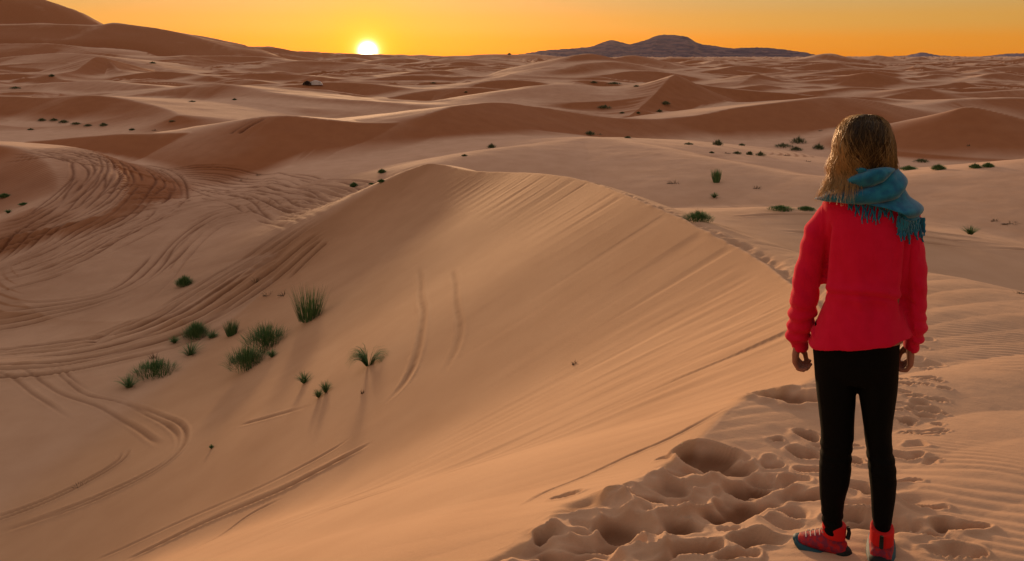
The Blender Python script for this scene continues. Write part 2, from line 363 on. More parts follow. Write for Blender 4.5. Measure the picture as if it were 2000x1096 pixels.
def cast(pix):
    """ground points seen at the given pixels"""
    ys = np.geomspace(1.2, 2500, 1500).astype(np.float32)
    pix = np.asarray(pix, float)
    a = (pix[:, 0] - 1000) / F_PX; b = (VC - pix[:, 1]) / F_PX
    dy = cp + b * sp; sx = (a / dy)[:, None]; sz = ((-sp + b * cp) / dy)[:, None]
    X = sx * ys[None]; Y = np.broadcast_to(ys[None], X.shape); Z = sz * ys[None]
    G = H(X.ravel(), Y.ravel()).reshape(X.shape)
    hit = Z < G; k = np.argmax(hit, 1); k[~hit.any(1)] = len(ys) - 1
    k = np.maximum(k, 1); r_ = np.arange(len(pix))
    g0 = Z[r_, k - 1] - G[r_, k - 1]; g1 = Z[r_, k] - G[r_, k]; t = np.clip(g0 / (g0 - g1 + 1e-9), 0, 1)
    yy = ys[k - 1] + t * (ys[k] - ys[k - 1])
    return np.stack([sx[:, 0] * yy, yy, sz[:, 0] * yy], 1)
# ------------------------------------------------------------------ marks pressed into the sand
# tyre ruts: (pixels along the track, sideways offsets in metres, depth, half width, patchiness)
def offs(a, b, n, seed):
    r = random.Random(seed); return [a + (b - a) * (i + .5) / n + r.uniform(-.35, .35) * (b - a) / n for i in range(n)]
TRACKS = [
 ([(-80,708),(0,700),(130,688),(240,662),(340,622),(425,572),(515,512),(590,460),(640,430)], offs(-2.4, 2.2, 9, 1), .10, .11, .2),
 ([(-80,690),(40,684),(200,664),(330,618),(450,545),(560,478)], offs(-.8, .8, 3, 2), .09, .12, .1),
 ([(-60,630),(60,612),(180,590),(260,560),(310,520),(350,475),(400,438),(460,415),(560,404),(660,402)], offs(-1.6, 1.6, 5, 3), .06, .09, .2),
 ([(-60,560),(40,505),(120,460),(190,420),(235,380),(262,340),(235,315),(170,300),(60,288)], offs(-4.5, 4.5, 16, 4), .065, .085, .28),
 ([(-60,470),(60,437),(140,398),(190,352),(180,318),(110,298)], offs(-3, 2, 8, 5), .055, .085, .3),
 ([(90,288),(190,308),(260,328),(350,348),(470,364),(600,378),(720,384)], offs(-4, 4, 14, 6), .06, .09, .3),
 ([(230,400),(320,385),(430,380),(560,386),(690,392)], offs(-3.5, 3, 9, 7), .055, .09, .3),
 ([(-40,560),(80,520),(200,470),(300,425),(400,398),(520,388)], offs(-2.4, 2.4, 6, 8), .06, .09, .25),
 ([(260,600),(320,540),(370,480),(420,440),(500,420)], offs(-1, 1.2, 3, 9), .04, .1, .5),
 ([(-40,722),(20,735),(110,800),(190,850),(212,895),(205,930)], [0], .035, .07, .35),
 ([(40,716),(110,762),(200,800),(270,838),(318,872)], [0], .035, .07, .35),
 ([(95,714),(160,765),(240,790),(325,828),(350,862),(318,905),(200,965),(80,1010),(-40,1048)], [0, .16], .04, .06, .2),
 ([(242,880),(225,905),(150,948),(60,988),(-40,1022)], [0, .15], .045, .06, .15),
 ([(170,1100),(330,1030),(520,945),(640,885),(700,845)], [0], .03, .04, .25),
 ([(235,1100),(380,1030),(540,960),(620,920),(735,862)], [0, .05], .045, .045, .2),
 ([(360,1080),(470,1020),(560,970)], [0], .02, .03, .7),
 ([(465,830),(560,805),(660,775)], [0], .02, .05, .6),
 ([(820,520),(825,600),(818,680),(790,750),(725,810)], [0], .028, .07, .35),
 ([(885,525),(895,600),(893,670),(862,740)], [0], .02, .07, .5),
 ([(455,262),(480,245),(512,229)], [-.9, -.5, .5, .9], .16, .18, .1),
 ([(1510,452),(1560,453),(1700,464),(1820,476),(2050,490)], [0, 1.2, 3.0], .05, .13, .2),
 ([(990,998),(1080,955),(1200,902),(1330,845),(1450,785)], [0], .012, .018, .4),
 ([(1000,1000),(1025,986)], [0, .02], .03, .02, .3),
]
# hollows and footprints in the crest by the walker: (u, v, half width px, half height px, depth m)
PITS = [(1535,772,80,26,.09),(1385,890,62,24,.085),(1265,972,58,22,.08),(1450,990,95,30,.10),(1465,945,85,26,.075),(1330,925,35,14,.04),
 (1420,912,55,20,.06),(1215,1030,72,26,.085),(1075,1045,42,14,.06),(1320,1030,60,24,.06),(1130,1085,95,24,.09),(1350,1075,80,22,.07),
 (1255,1005,30,14,.04),(1250,1062,50,14,.05),(1520,858,18,8,.03),(1585,858,30,16,.05),(1570,888,28,14,.05),(1500,905,32,14,.04),
 (1595,920,40,14,.04),(1480,1060,58,20,.06),(1520,1025,34,14,.04),(1440,1088,44,16,.06),(1590,965,40,16,.05),(1560,1000,34,14,.045),
 (1675,905,20,14,.05),(1680,955,24,20,.05),(1670,1010,26,14,.04),(1660,870,20,10,.03),
 (1780,1030,26,14,.03),(1830,1060,30,18,.035),(1880,1045,62,24,.055),(1800,995,40,10,.03),(1860,1090,60,14,.04),(1770,890,36,10,.03),
 (1790,870,28,10,.02),(1770,945,30,10,.025),(1820,905,22,6,.015),(1120,1035,30,8,.03),(1310,890,24,8,.02),(1240,950,36,9,.03),
 (1545,940,36,12,.04),(1630,940,26,12,.03),(1400,960,40,12,.03),(1370,945,30,12,.035),(1190,1000,34,10,.04),(1290,1090,46,14,.05)]
rp = random.Random(5)
for i in range(46):                                   # scuffs along the crest top behind the walker
    u = rp.uniform(1755, 1840); v = rp.uniform(655, 850)
    if u > 1760 + (v - 640) * .5 + 40: continue
    PITS.append((u, v, rp.uniform(12, 26), rp.uniform(3, 6), rp.uniform(.012, .03)))
for i in range(26): PITS.append((rp.uniform(1080, 1560), rp.uniform(930, 1092), rp.uniform(14, 34), rp.uniform(5, 11), rp.uniform(.015, .035)))
allpix = []; spans = []
for tr in TRACKS: spans.append(len(allpix)); allpix += tr[0]
npit = len(allpix); allpix += [(q[0], q[1]) for q in PITS]
# plants are also set down with the same ray cast
PLANTS = [  # u, v of the foot, width px, height px, style, label
 (605,624,80,76,'stalk','tall tussock of stiff olive stalks at the top end of the big green clump'),
 (521,676,112,64,'bush','bushy dark green tussock in the middle of the big green clump'),
 (484,716,96,60,'bush','round grey green tussock at the lower end of the big green clump'),
 (531,698,24,22,'tuft','small tuft close beside the round grey green tussock'),
 (304,729,106,38,'mat','low spreading green mat of grass left of the big clump'),
 (252,757,70,36,'tuft','spiky windswept tuft at the lower left end of the tussock line'),
 (372,696,58,40,'tuft','sparse pale tuft between the green mat and the big clump'),
 (383,658,56,42,'bush','dark green tuft beside the tyre ruts at the top of the small group'),
 (341,670,26,20,'tuft','small dark tuft left of the darkest one beside the ruts'),
 (415,664,26,26,'tuft','upright small tuft right of the darkest one beside the ruts'),
 (452,656,30,34,'stalk','thin wispy stalks between the small group and the big clump'),
 (300,700,20,18,'dry','tiny dry brown sprig above the low green mat'),
 (360,557,36,26,'bush','solitary round dark bush above the tyre ruts in the left valley'),
 (526,578,30,18,'dry','dry brown sprig above the big clump near the ruts'),
 (555,577,30,12,'dry','flat dry wisp right of the brown sprig'),
 (500,548,22,14,'dry','faint dry wisp on the edge of the ruts'),
 (594,748,48,28,'tuft','open star shaped tuft below the big clump'),
 (622,776,22,22,'tuft','tiny lower one of two tufts standing side by side in the bowl'),
 (636,766,28,30,'tuft','dark green upper one of two tufts standing side by side in the bowl'),
 (720,714,84,42,'arch','arching tuft blown over to the left, alone on the sand of the bowl'),
 (708,768,8,12,'dry','single short sprig on the bare sand of the bowl'),
 (413,876,10,10,'tuft','very small lone green sprout on the lower sand'),
 (157,950,40,16,'dry','flat greyish wisp of grass beside the curving wheel track'),
 (1124,711,16,10,'dry','small dead twig on the steep face of the near dune'),
 (1364,430,70,26,'bush','bright green bush tucked behind the crest of the near dune'),
 (1525,410,62,12,'mat','flat green strip of grass on top of the right hand bench'),
 (1575,410,40,10,'mat','short green strip of grass just left of the walker'),
 (1399,356,20,34,'stalk','thin upright green shrub on the pale slope left of the walker'),
 (1395,386,26,14,'tuft','low green tuft just below the thin upright shrub'),
 (1318,358,34,12,'dry','dry brown wisp left of the thin upright shrub'),
 (1478,368,16,12,'dry','faint dry sprig right of the thin upright shrub'),
 (1895,458,56,24,'tuft','sparse grey green tuft on the pale sand right of the walker'),
 (1990,572,26,6,'dry','dead twig at the right edge of the near dune'),
 (1975,437,44,8,'dry','dry low twig on the sand at the far right'),
 (1944,432,20,6,'dry','small dry twig on the slope at the far right'),
 (1402,284,22,20,'bush','pointed dark bush at the foot of the long dune left of the walker'),
 (1449,284,14,8,'bush','small bush just right of the pointed dark bush'),
 (1530,288,46,14,'bush','dark bush at the left end of the cluster beside the hair'),
 (1560,280,38,22,'bush','tallest green bush of the cluster left of the hair'),
 (1555,294,30,14,'bush','low bush in front of the tallest one left of the hair'),
 (1599,292,26,18,'bush','bush at the right end of the cluster beside the hair'),
 (1390,298,12,6,'bush','tiny bush in front of the pointed dark bush'),
 (1418,299,20,6,'dry','low brownish bush in front of the pointed dark bush'),
 (1440,300,20,9,'bush','left one of three low bushes in the pale hollow'),
 (1464,302,16,12,'bush','middle one of three low bushes in the pale hollow'),
 (1486,304,24,13,'bush','right one of three low bushes in the pale hollow'),
 (1535,304,18,7,'dry','small brown bush below the cluster beside the hair'),
 (1577,316,14,6,'dry','lowest brown bush below the cluster beside the hair'),
 (1345,283,24,7,'mat','flat weedy patch left of the pointed dark bush'),
 (1226,270,16,7,'bush','small dark bush on the rim of the pale dune'),
 (1152,264,24,14,'bush','dark bush at the left end of the pale dune rim'),
 (1170,262,14,8,'dry','brown bush beside the one at the end of the pale rim'),
 (1775,332,40,14,'bush','dark flat bush touching the hair on its right'),
 (1800,316,36,12,'bush','dark bush higher up the slope right of the hair'),
 (1833,332,30,18,'bush','round grey green bush right of the dark flat one'),
 (1905,328,26,14,'bush','left one of two grass clumps under the right hand dune'),
 (1930,326,24,14,'bush','right one of two grass clumps under the right hand dune'),
 (1638,253,14,12,'bush','small bush just left of the top of the hair'),
 (1602,256,10,6,'dry','tiny brown bush further left of the top of the hair'),
 (1892,286,8,8,'dry','tiny lone bush on the face of the right hand dune'),
 (1300,204,22,12,'bush','dark bush at the foot of the sharp peaked dune'),
 (1288,218,14,8,'bush','small dark bush below the one under the peaked dune'),
 (1180,213,34,12,'bush','dark bush left of the foot of the peaked dune'),
 (1215,222,12,6,'bush','tiny bush left of the sharp arm of the peaked dune'),
 (1247,222,10,6,'bush','tiny bush below the sharp arm of the peaked dune'),
 (1200,164,40,8,'bush','dark line of brush behind the pale mound'),
 (1160,162,16,6,'bush','small bush at the left end of the brush line'),
 (1243,169,14,5,'bush','small bush at the right end of the brush line'),
 (960,290,18,14,'bush','green bush on the rim above the near peak'),
 (907,305,14,6,'bush','tiny bush on the rim just right of the near peak'),
 (746,338,18,12,'bush','upper green bush under the long dune left of the near peak'),
 (691,363,16,14,'bush','round bush in the valley at the foot of the long dune'),
 (745,356,18,8,'bush','bush between the round one and the near peak'),
 (725,360,12,6,'bush','small bush in the row left of the near peak'),
 (505,342,12,8,'dry','small brown shrub on the foot of the long dune'),
 (485,350,36,8,'dry','flat brown shrub at the foot of the long dune'),
 (82,236,18,9,'bush','leftmost bush of the green row under the dark dune'),
 (105,236,20,8,'bush','second bush of the green row under the dark dune'),
 (124,240,22,10,'bush','third bush of the green row under the dark dune'),
 (148,243,22,8,'bush','fourth bush of the green row under the dark dune'),
 (172,246,20,7,'bush','fifth bush of the green row under the dark dune'),
 (202,246,20,10,'bush','darkest bush at the right end of the green row'),
 (60,253,14,5,'bush','small green bush on the pale track in front of the row'),
 (258,254,14,7,'bush','lone dark bush on the pale flat right of the green row'),
 (302,255,12,6,'dry','brown bush right of the lone dark one on the pale flat'),
 (336,237,16,5,'bush','flat dark bush on the pale ridge of the left dunes'),
 (375,199,20,4,'bush','thin dark line of brush on the pale crest'),
 (458,195,9,6,'bush','tiny bush right of the thin brush line'),
 (8,384,26,12,'bush','green bush in the hollow at the left edge'),
 (16,416,26,12,'tuft','green tuft below the hollow at the left edge'),
 (46,400,22,7,'bush','small dark bush right of the tuft at the left edge'),
 (30,173,24,7,'bush','dark bush in the far left dunes'),
 (101,150,12,8,'bush','small dark bush on the pale far left flat'),
 (298,124,16,6,'bush','dark bush below the big left dune'),
 (995,107,7,6,'bush','tiny bush on the skyline right of the sun'),
 (846,163,14,4,'bush','small flat bush right below the sun'),
 (910,180,8,4,'bush','tiny bush at the left foot of the brown dune'),
]
nplant = len(allpix); allpix += [(q[0], q[1]) for q in PLANTS]
ntent = len(allpix); allpix += [(600, 165), (616, 165)]
ntrod = len(allpix); allpix += [(1010, 1150), (1150, 1075), (1270, 1010), (1380, 950), (1490, 975), (1600, 1010), (1720, 1010)]
nfeet = len(allpix); allpix += [(1600, 1078), (1719, 1088), (1655, 1084)]
HIT = cast(allpix)
FEET = [(HIT[nfeet, 0], HIT[nfeet, 1]), (HIT[nfeet + 1, 0], HIT[nfeet + 1, 1] + .07)]
D0 = HIT[nfeet + 2, 1]; print('walker stands at', HIT[nfeet + 2])

class Field:                                         # cheap sub-selection of the ground points
    def __init__(s, x, y): s.x = x; s.y = y
def seg_dist(X, Y, pts):
    bq = np.full(X.shape, 1e3, np.float32); bs = np.zeros_like(bq); acc = 0
    for a, b in zip(pts[:-1], pts[1:]):
        ex, ey = b[0] - a[0], b[1] - a[1]; l2 = ex * ex + ey * ey + 1e-9
        t = np.clip(((X - a[0]) * ex + (Y - a[1]) * ey) / l2, 0, 1)
        dx = X - a[0] - t * ex; dy = Y - a[1] - t * ey; q = np.hypot(dx, dy) * np.sign(ex * dy - ey * dx)
        c_ = np.abs(q) < np.abs(bq); bq = np.where(c_, q, bq); bs = np.where(c_, acc + t * math.sqrt(l2), bs); acc += math.sqrt(l2)
    return bq, bs, acc

def marks(x, y, z, sn, qn):
    """ruts, footprints, ripples and slip-face streaks added to the smooth ground"""
    dz = np.zeros_like(z); dark_tone = np.zeros_like(z)
    for ti, (px, offl, dep, wid, pat) in enumerate(TRACKS):
        pts = HIT[spans[ti]:spans[ti] + len(px), :2]
        pts = catmull(pts, 5)
        om = max(abs(o) for o in offl) + 1.2
        m = np.nonzero((x > pts[:, 0].min() - om) & (x < pts[:, 0].max() + om) & (y > pts[:, 1].min() - om) & (y < pts[:, 1].max() + om))[0]
        if len(m) == 0: continue
        X = x[m]; Y = y[m]; q, s, tot = seg_dist(X, Y, pts)
        near = np.abs(q) < om; m = m[near]; q = q[near]; s = s[near]; X = X[near]; Y = Y[near]
        end = sstep(0, tot * .08 + .3, s) * (1 - sstep(tot * .9 - .3, tot, s))
        acc_ = np.zeros_like(q)
        dist_m = float(np.median(np.hypot(X, Y))) if len(X) else 30; wid = wid * (1 + .3 * (dist_m > 38) + .3 * (dist_m > 55)); dep = dep * (1.0 + .25 * (dist_m > 38))
        for oi, o in enumerate(offl):
            wob = 0.30 * vnoise(s / 6.0 + oi * 7.7, s * 0 + oi, 50 + ti) if len(offl) > 3 else 0.04 * vnoise(s / 2.0, s * 0 + oi, 50)
            r = (q - o - wob) / wid
            pres = sstep(pat - .75, pat + .05, vnoise(s / 4.0 + 3.1 * oi, s * 0 + 5 * oi, 90 + ti) * .9 + .35)
            g = np.exp(-r * r) - 0.55 * np.exp(-((np.abs(r) - 2.0) / .7) ** 2)
            tread = 1 + (0.25 * vnoise(s * 5, q * 8, 5) if dist_m < 25 else 0)
            acc_ -= dep * pres * g * tread
        lim = dep * 1.7
        dz[m] += np.clip(acc_, -lim, lim) * end
        dark_tone[m] = np.maximum(dark_tone[m], np.clip(-acc_ / dep, 0, 1) * end * (1 if len(offl) > 3 else .6))  # rut shadow painted in as a darker tone, growing with depth
        if len(offl) > 3:
            dz[m] += 0.022 * end * fbm(X * 2.2, Y * 2.2, 40 + ti, 3)
    # footprints
    near = np.nonzero((y < 9) & (y > -1) & (np.abs(x) < 7))[0]
    live = 1.0 if len(near) else 0.0
    if len(near) == 0: near = np.array([0])
    X = x[near]; Y = y[near]; acc_ = np.full(X.shape, .2, np.float32); rim_ = np.zeros_like(X)
    smin_ = lambda a, b, k: -smax(-a, -b, k)
    wxn = X + .035 * vnoise(X * 6, Y * 6, 61) + .028 * vnoise(X * 13, Y * 13, 63); wyn = Y + .045 * vnoise(X * 6 + 5, Y * 6, 62) + .028 * vnoise(X * 15, Y * 15, 64)
    for i, (u, v, hw, hh, dep) in enumerate(PITS):
        c0 = HIT[npit + i]; d = c0[1]
        sx = hw * d / F_PX; sy = hh * d * d / (F_PX * 2.0) * 1.0        # foreshortened length back to metres
        sy = min(max(sy, sx * .35), sx * 1.6)
        mm_ = np.nonzero((np.abs(X - c0[0]) < sx * 2.4) & (np.abs(Y - c0[1]) < sy * 2.4))[0]
        if len(mm_) == 0: continue
        a_ = (i * 37 % 60 - 30) * math.pi / 180 * .5
        ux = (wxn[mm_] - c0[0]); uy = (wyn[mm_] - c0[1])
        rx = (ux * math.cos(a_) + uy * math.sin(a_)) / sx; ry = (-ux * math.sin(a_) + uy * math.cos(a_)) / sy
        r2 = rx * rx + (ry + .28 * (1 - np.minimum(rx * rx + ry * ry, 1))) ** 2
        acc_[mm_] = smin_(acc_[mm_], -dep * 1.5 * (1 - r2), .004)
        rim_[mm_] = np.maximum(rim_[mm_], dep * .3 * np.exp(-((np.sqrt(r2) - 1.1) / .2) ** 2))
    tp = HIT[ntrod:ntrod + 7, :2]; q_, s_, _t = seg_dist(wxn, wyn, tp)
    cover = 1 - sstep(.20, .42, np.abs(q_) + .12 * vnoise(X * 2.5, Y * 2.5, 65))
    ci = np.nonzero(cover > 0)[0]
    if len(ci) == 0: ci = np.array([0])
    cell = np.full(len(ci), .2, np.float32); cr_ = np.random.default_rng(77)
    x0_, x1_, y0_, y1_ = X[ci].min(), X[ci].max(), Y[ci].min(), Y[ci].max()
    for gx_ in np.arange(x0_, x1_ + .2, .23):
        for gy_ in np.arange(y0_, y1_ + .2, .175):
            px_ = gx_ + cr_.uniform(-.09, .09); py_ = gy_ + cr_.uniform(-.07, .07); dp = cr_.uniform(.045, .115); ax = cr_.uniform(.14, .27); ay = cr_.uniform(.11, .18)
            mm_ = np.nonzero((np.abs(X[ci] - px_) < .4) & (np.abs(Y[ci] - py_) < .4))[0]
            if len(mm_) == 0: continue
            rx = (wxn[ci[mm_]] - px_) / ax; ry = (wyn[ci[mm_]] - py_) / ay
            cell[mm_] = smin_(cell[mm_], -dp + dp * (rx * rx + ry * ry), .003)
    cell = np.minimum(cell, .02) + .05
    low = np.minimum(acc_[ci], 0) * .6
    acc_[ci] = np.where(cover[ci] > .02, (low + cell) * cover[ci] + np.minimum(acc_[ci], 0) * (1 - cover[ci]), acc_[ci])
    acc_ = np.minimum(acc_, .06 * cover) + rim_ * (1 - .6 * cover)
    for fx, fy in FEET:
        acc_ *= sstep(.08, .22, np.hypot(X - fx, (Y - fy) * .8))
    dz[near] += acc_ * live
    dark_tone[near] = np.maximum(dark_tone[near], 1.0 * live * sstep(.008, .07, -acc_))  # shade inside the footprint hollows painted darker with depth
    # trodden trail along the crest top
    tm = np.nonzero((qn < .25) & (qn > -.75) & (sn > 11) & (sn < 34))[0]
    if len(tm):
        s = sn[tm]; q = qn[tm]; k = sstep(11, 15, s) * (1 - sstep(27, 34, s))
        band = np.exp(-((q + .22) / .17) ** 2)
        steps = vnoise(s * 3.2, q * 5, 71) + .5 * vnoise(s * 7, q * 9, 72)
        dz[tm] += k * band * (-.075 + .075 * steps)
        dz[tm] += k * .035 * np.exp(-((q + .02) / .05) ** 2)
    # slip-face streaks: sand sliding straight down from the crest
    fm = np.nonzero((qn > 0) & (qn < 22) & (sn > 5))[0]
    if len(fm):
        s = sn[fm]; q = qn[fm]; ys_ = y[fm]
        wid = .9 + .5 * sstep(12, 40, s)
        st = vnoise(s / .34 / wid, q / 3.2, 81) * .55 + vnoise(s / .13 / wid, q / 1.9, 82) * .45
        cut = -np.maximum(vnoise(s / .22 / wid, q / 2.2 + 9, 83) - .35, 0) * 1.3
        fade = sstep(.05, .5, q) * (1 - sstep(4.5, 9.5, q + 2.5 * vnoise(s / 3.0, s * 0, 84)))
        rg = .12 + .88 * sstep(-.25, .5, vnoise(s / 4.5, q / 5, 86)) 
        sm = sstep(6, 9, s)
        dz[fm] += fade * rg * sm * (1 - .6 * sstep(15, 22, s)) * (.017 * st + .034 * cut * (1 - .6 * sstep(11, 18, s))) * (1 - .55 * sstep(13, 22, s))
        dz[fm] -= .05 * sstep(15, 18, s) * (1 - sstep(33, 38, s)) * np.maximum(vnoise(s / .45, q / 6 + 2, 88) - .45, 0) * sstep(.03, .2, q) * (1 - sstep(.8, 3.4, q + 1.4 * vnoise(s / .8, s * 0, 89)))
        dz[fm] += .005 * sm * sstep(0, 1, q) * fbm(s / 1.6, q / 6, 85, 2)
    # wind ripples on the level top right of the walker, and its long low furrows
    rm = np.nonzero((qn < .0) & (y < 16) & (y > -1) & (x > -1.5))[0]
    if len(rm):
        X = x[rm]; Y = y[rm]; q = -qn[rm]
        k = sstep(.5, 1.4, q)
        w1 = .05 * fbm(X * 1.3, Y * 1.3, 91) 
        ph = (Y * .95 + X * .32 + w1 * 3.0 + .25 * vnoise(X * .8, Y * .5, 95)) / .085
        patch = sstep(-.25, .45, vnoise(X * .9 + 3, Y * .6, 92))
        rip = (np.abs(np.sin(ph * math.pi)) ** 1.3) 
        dz[rm] += k * patch * (.0065 * (1 - sstep(5, 12, Y))) * rip
        f1 = vnoise((Y * .72 - X * .2 - .0) / .55 + 1.2 * vnoise(X * .35, Y * .35, 96), (X * .9 + Y * .25) / 3.2, 93)
        dz[rm] += k * .035 * f1 * (1 - .5 * sstep(6, 14, Y))
        dz[rm] += .008 * fbm(X * 4, Y * 4, 94)
    # low swelling and soft wind texture everywhere
    d = np.hypot(x, y)
    cl = np.nonzero(d < 130)[0]
    X = x[cl]; Y = y[cl]; dd = d[cl]
    a_ = .03 * sstep(12, 40, dd) + .0
    onface = sstep(0, 1.0, qn[cl]) * (1 - sstep(14, 20, qn[cl])) * (dd < 45)
    dz[cl] += a_ * (1 - .7 * onface) * fbm(X / 1.7, Y / 1.7, 101, 3) + .12 * sstep(40, 90, dd) * fbm(X / 6.5, Y / 5, 105, 2)
    fr = np.nonzero(d >= 90)[0]; X = x[fr]; Y = y[fr]
    dz[fr] += (.25 * sstep(90, 200, d[fr])) * fbm(X / 9, Y / 6, 111, 3)
    dz[fr] += 2.2 * sstep(420, 800, d[fr]) * ((1 - 2 * np.abs(fbm(X / 75, Y / 55, 113, 2))) - .5)
    global MARK_SHADE; MARK_SHADE = dark_tone
    return dz

# grid that widens and coarsens with distance
t_ = np.concatenate([np.linspace(-1.5, -.86, 40, endpoint=False), np.linspace(-.86, .86, 1200), np.linspace(.86, 1.5, 41)[1:]])
yy = [1.2]
while yy[-1] < 5600:
    q_ = yy[-1]; yy.append(q_ * (1.0021 if q_ < 11 else 1.0026 if q_ < 30 else 1.0017 if q_ < 85 else 1.0042 if q_ < 700 else 1.009))
yy = np.array(yy) - 2.0
GX = (t_[None, :] * (yy[:, None] + 2.0)).astype(np.float32); GY = np.broadcast_to(yy[:, None], GX.shape).astype(np.float32)
nr_, nc_ = GX.shape
x1 = GX.ravel(); y1 = np.ascontiguousarray(GY).ravel()
z1, sn1, qn1 = H(x1, y1, True)
zg = z1.reshape(nr_, nc_)
def box(a, k, ax):                                    # running mean along one axis
    p_ = [(0, 0), (0, 0)]; p_[ax] = (k + 1, k); c_ = np.cumsum(np.pad(a.astype(np.float64), p_, 'edge'), axis=ax)
    n_ = a.shape[ax]; hi = np.take(c_, np.arange(2 * k + 1, 2 * k + 1 + n_), axis=ax); lo = np.take(c_, np.arange(0, n_), axis=ax)
    return (hi - lo) / (2 * k + 1)
rr_ = np.nonzero((yy > -2) & (yy < 52))[0]; sub = slice(rr_[0], rr_[-1])
zb = zg[sub]
for _ in range(2): zb = box(box(zb, 16, 1), 12, 0)
wq_ = sstep(.7, 3.0, qn1.reshape(nr_, nc_)[sub]) * (qn1.reshape(nr_, nc_)[sub] < 60)
zg[sub] += ((zb - zg[sub]) * wq_).astype(np.float32); z1 = zg.ravel()
gy = np.gradient(zg, axis=0) / np.gradient(GY, axis=0); gx = np.gradient(zg, axis=1) / np.gradient(GX, axis=1)
steep = np.hypot(gx, gy)
z2 = z1 + marks(x1, y1, z1, sn1, qn1); mark_shade = MARK_SHADE
print('terrain', nr_, nc_)
i_ = (np.arange(nr_ - 1)[:, None] * nc_ + np.arange(nc_ - 1)[None, :]).ravel()
faces = np.stack([i_, i_ + 1, i_ + nc_ + 1, i_ + nc_], 1)

# sand: shade painted red into steep faces, light painted pale on flats and tops
sm_ = Mat('sand', rough=0.92)
shaded = sm_.attr('slope_shade'); dist_ = sm_.attr('far_sand')
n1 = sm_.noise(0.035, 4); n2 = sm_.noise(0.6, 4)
f_ = sm_.math('ADD', shaded, sm_.math('MULTIPLY', sm_.math('SUBTRACT', n1, 0.5), 1.0))
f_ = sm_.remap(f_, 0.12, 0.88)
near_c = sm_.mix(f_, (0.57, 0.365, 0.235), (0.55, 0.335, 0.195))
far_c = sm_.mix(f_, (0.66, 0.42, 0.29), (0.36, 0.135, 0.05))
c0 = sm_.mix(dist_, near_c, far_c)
dark_tone = sm_.attr('dark_tone'); c0 = sm_.mix(dark_tone, c0, sm_.mix(1.0, c0, (0.47, 0.38, 0.32), 'MULTIPLY'))  # painted shade of ruts and footprints, plus the darker valley floor
c0 = sm_.mix(sm_.remap(n2, 0.35, 0.7), c0, sm_.mix(1.0, c0, (0.90, 0.87, 0.84), 'MULTIPLY'))
g = sm_.noise(420, 2); c0 = sm_.mix(sm_.remap(g, .3, .75), sm_.mix(1.0, c0, (0.86, 0.84, 0.82), 'MULTIPLY'), c0)
sm_.color(c0)
hb = sm_.math('ADD', sm_.math('MULTIPLY', sm_.noise(260, 3), 0.35), sm_.noise(28, 4, rough=.65))
sm_.bump(hb, 0.35, 0.012)
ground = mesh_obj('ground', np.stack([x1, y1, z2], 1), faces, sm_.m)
tag(ground, 'rolling orange desert dunes marked with footprints and tyre ruts', 'desert sand', kind='structure')
gd = np.hypot(x1, y1)
shade_side = ((-gx) * .35 + gy * .94) / (steep + 1e-4)        # shade is painted in on the lee side
shade_side = np.maximum(sstep(-.8, .75, shade_side), (qn1 > .0).reshape(shade_side.shape) * (qn1 < 60).reshape(shade_side.shape))
attr(ground.data, 'slope_shade', (sstep(.02, .33, steep) * shade_side).ravel())
valley_dark = .55 * sstep(-7, -12, x1) * sstep(30, 37, y1) * (1 - sstep(56, 70, y1)) * (.7 + .5 * fbm(x1 / 6, y1 / 5, 121))  # darker, mottled patch over the left valley floor
attr(ground.data, 'dark_tone', np.clip(np.maximum(mark_shade, valley_dark), 0, 1))
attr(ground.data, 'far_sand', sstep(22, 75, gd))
gzf = z2
def gz_at(x, y):
    X = np.array([x], np.float32); Y = np.array([y], np.float32)
    z, s, q = H(X, Y, True); return float(z[0] + marks(X, Y, z, s, q)[0])
# ------------------------------------------------------------------ far mountains
def mountain(name, prof, d, depth, mat, label, seed):
    """ridge whose skyline passes through the profile (u, v); real slopes in front and behind"""
    us = np.array([q[0] for q in prof], float); vs = np.array([q[1] for q in prof], float)
    n = 260; U = np.linspace(us[0], us[-1], n); V = np.interp(U, us, vs)
    V = np.convolve(np.pad(V, 2, 'edge'), np.ones(5) / 5, 'valid')
    X0 = (U - 1000) / F_PX * d; ztop = np.array([P(u, v, d)[2] for u, v in zip(U, V)]) + 3 * fbm(U / 5, U * 0, seed, 3)
    rows = 50; vv = []
    for j in range(rows):
        t = j / (rows - 1) * 2 - 1                     # -1 front foot, 0 ridge, 1 rear foot
        k = 1 - abs(t)
        h = np.maximum(ztop + 14, 0)
        terr = k + .035 * np.sin(k * 34 + 1.5 * fbm(U / 60, U * 0 + j * .02, seed + 3)) * k * (1 - k) * 4
        gully = (fbm(U / 9 + .6 * vnoise(U / 30, U * 0 + j * .1, seed), U * 0 + j * .12, seed + 6, 3)) * k * (1 - k) * 1.0
        z = -30 + (h + 16) * np.clip(terr + gully * .55, 0, 1.0)
        if abs(t) < .03: z = ztop
        y = d + t * depth * (0.35 + .65 * h / h.max())
        vv.append(np.stack([X0 * (y / d), y, z], 1))
    v = np.concatenate(vv); i = (np.arange(rows - 1)[:, None] * n + np.arange(n - 1)[None]).ravel()
    o = mesh_obj(name, v, np.stack([i, i + 1, i + n + 1, i + n], 1), mat); tag(o, label, 'mountain', kind='structure'); return o
mr = Mat('bare_rock', .95)
nz = mr.noise(.012, 4, mr.coord((1, 1, 9))); nb = mr.noise(.02, 3)
mr.color(mr.mix(mr.remap(nz, .4, .62), (0.035, 0.032, 0.085), (0.13, 0.085, 0.12)))
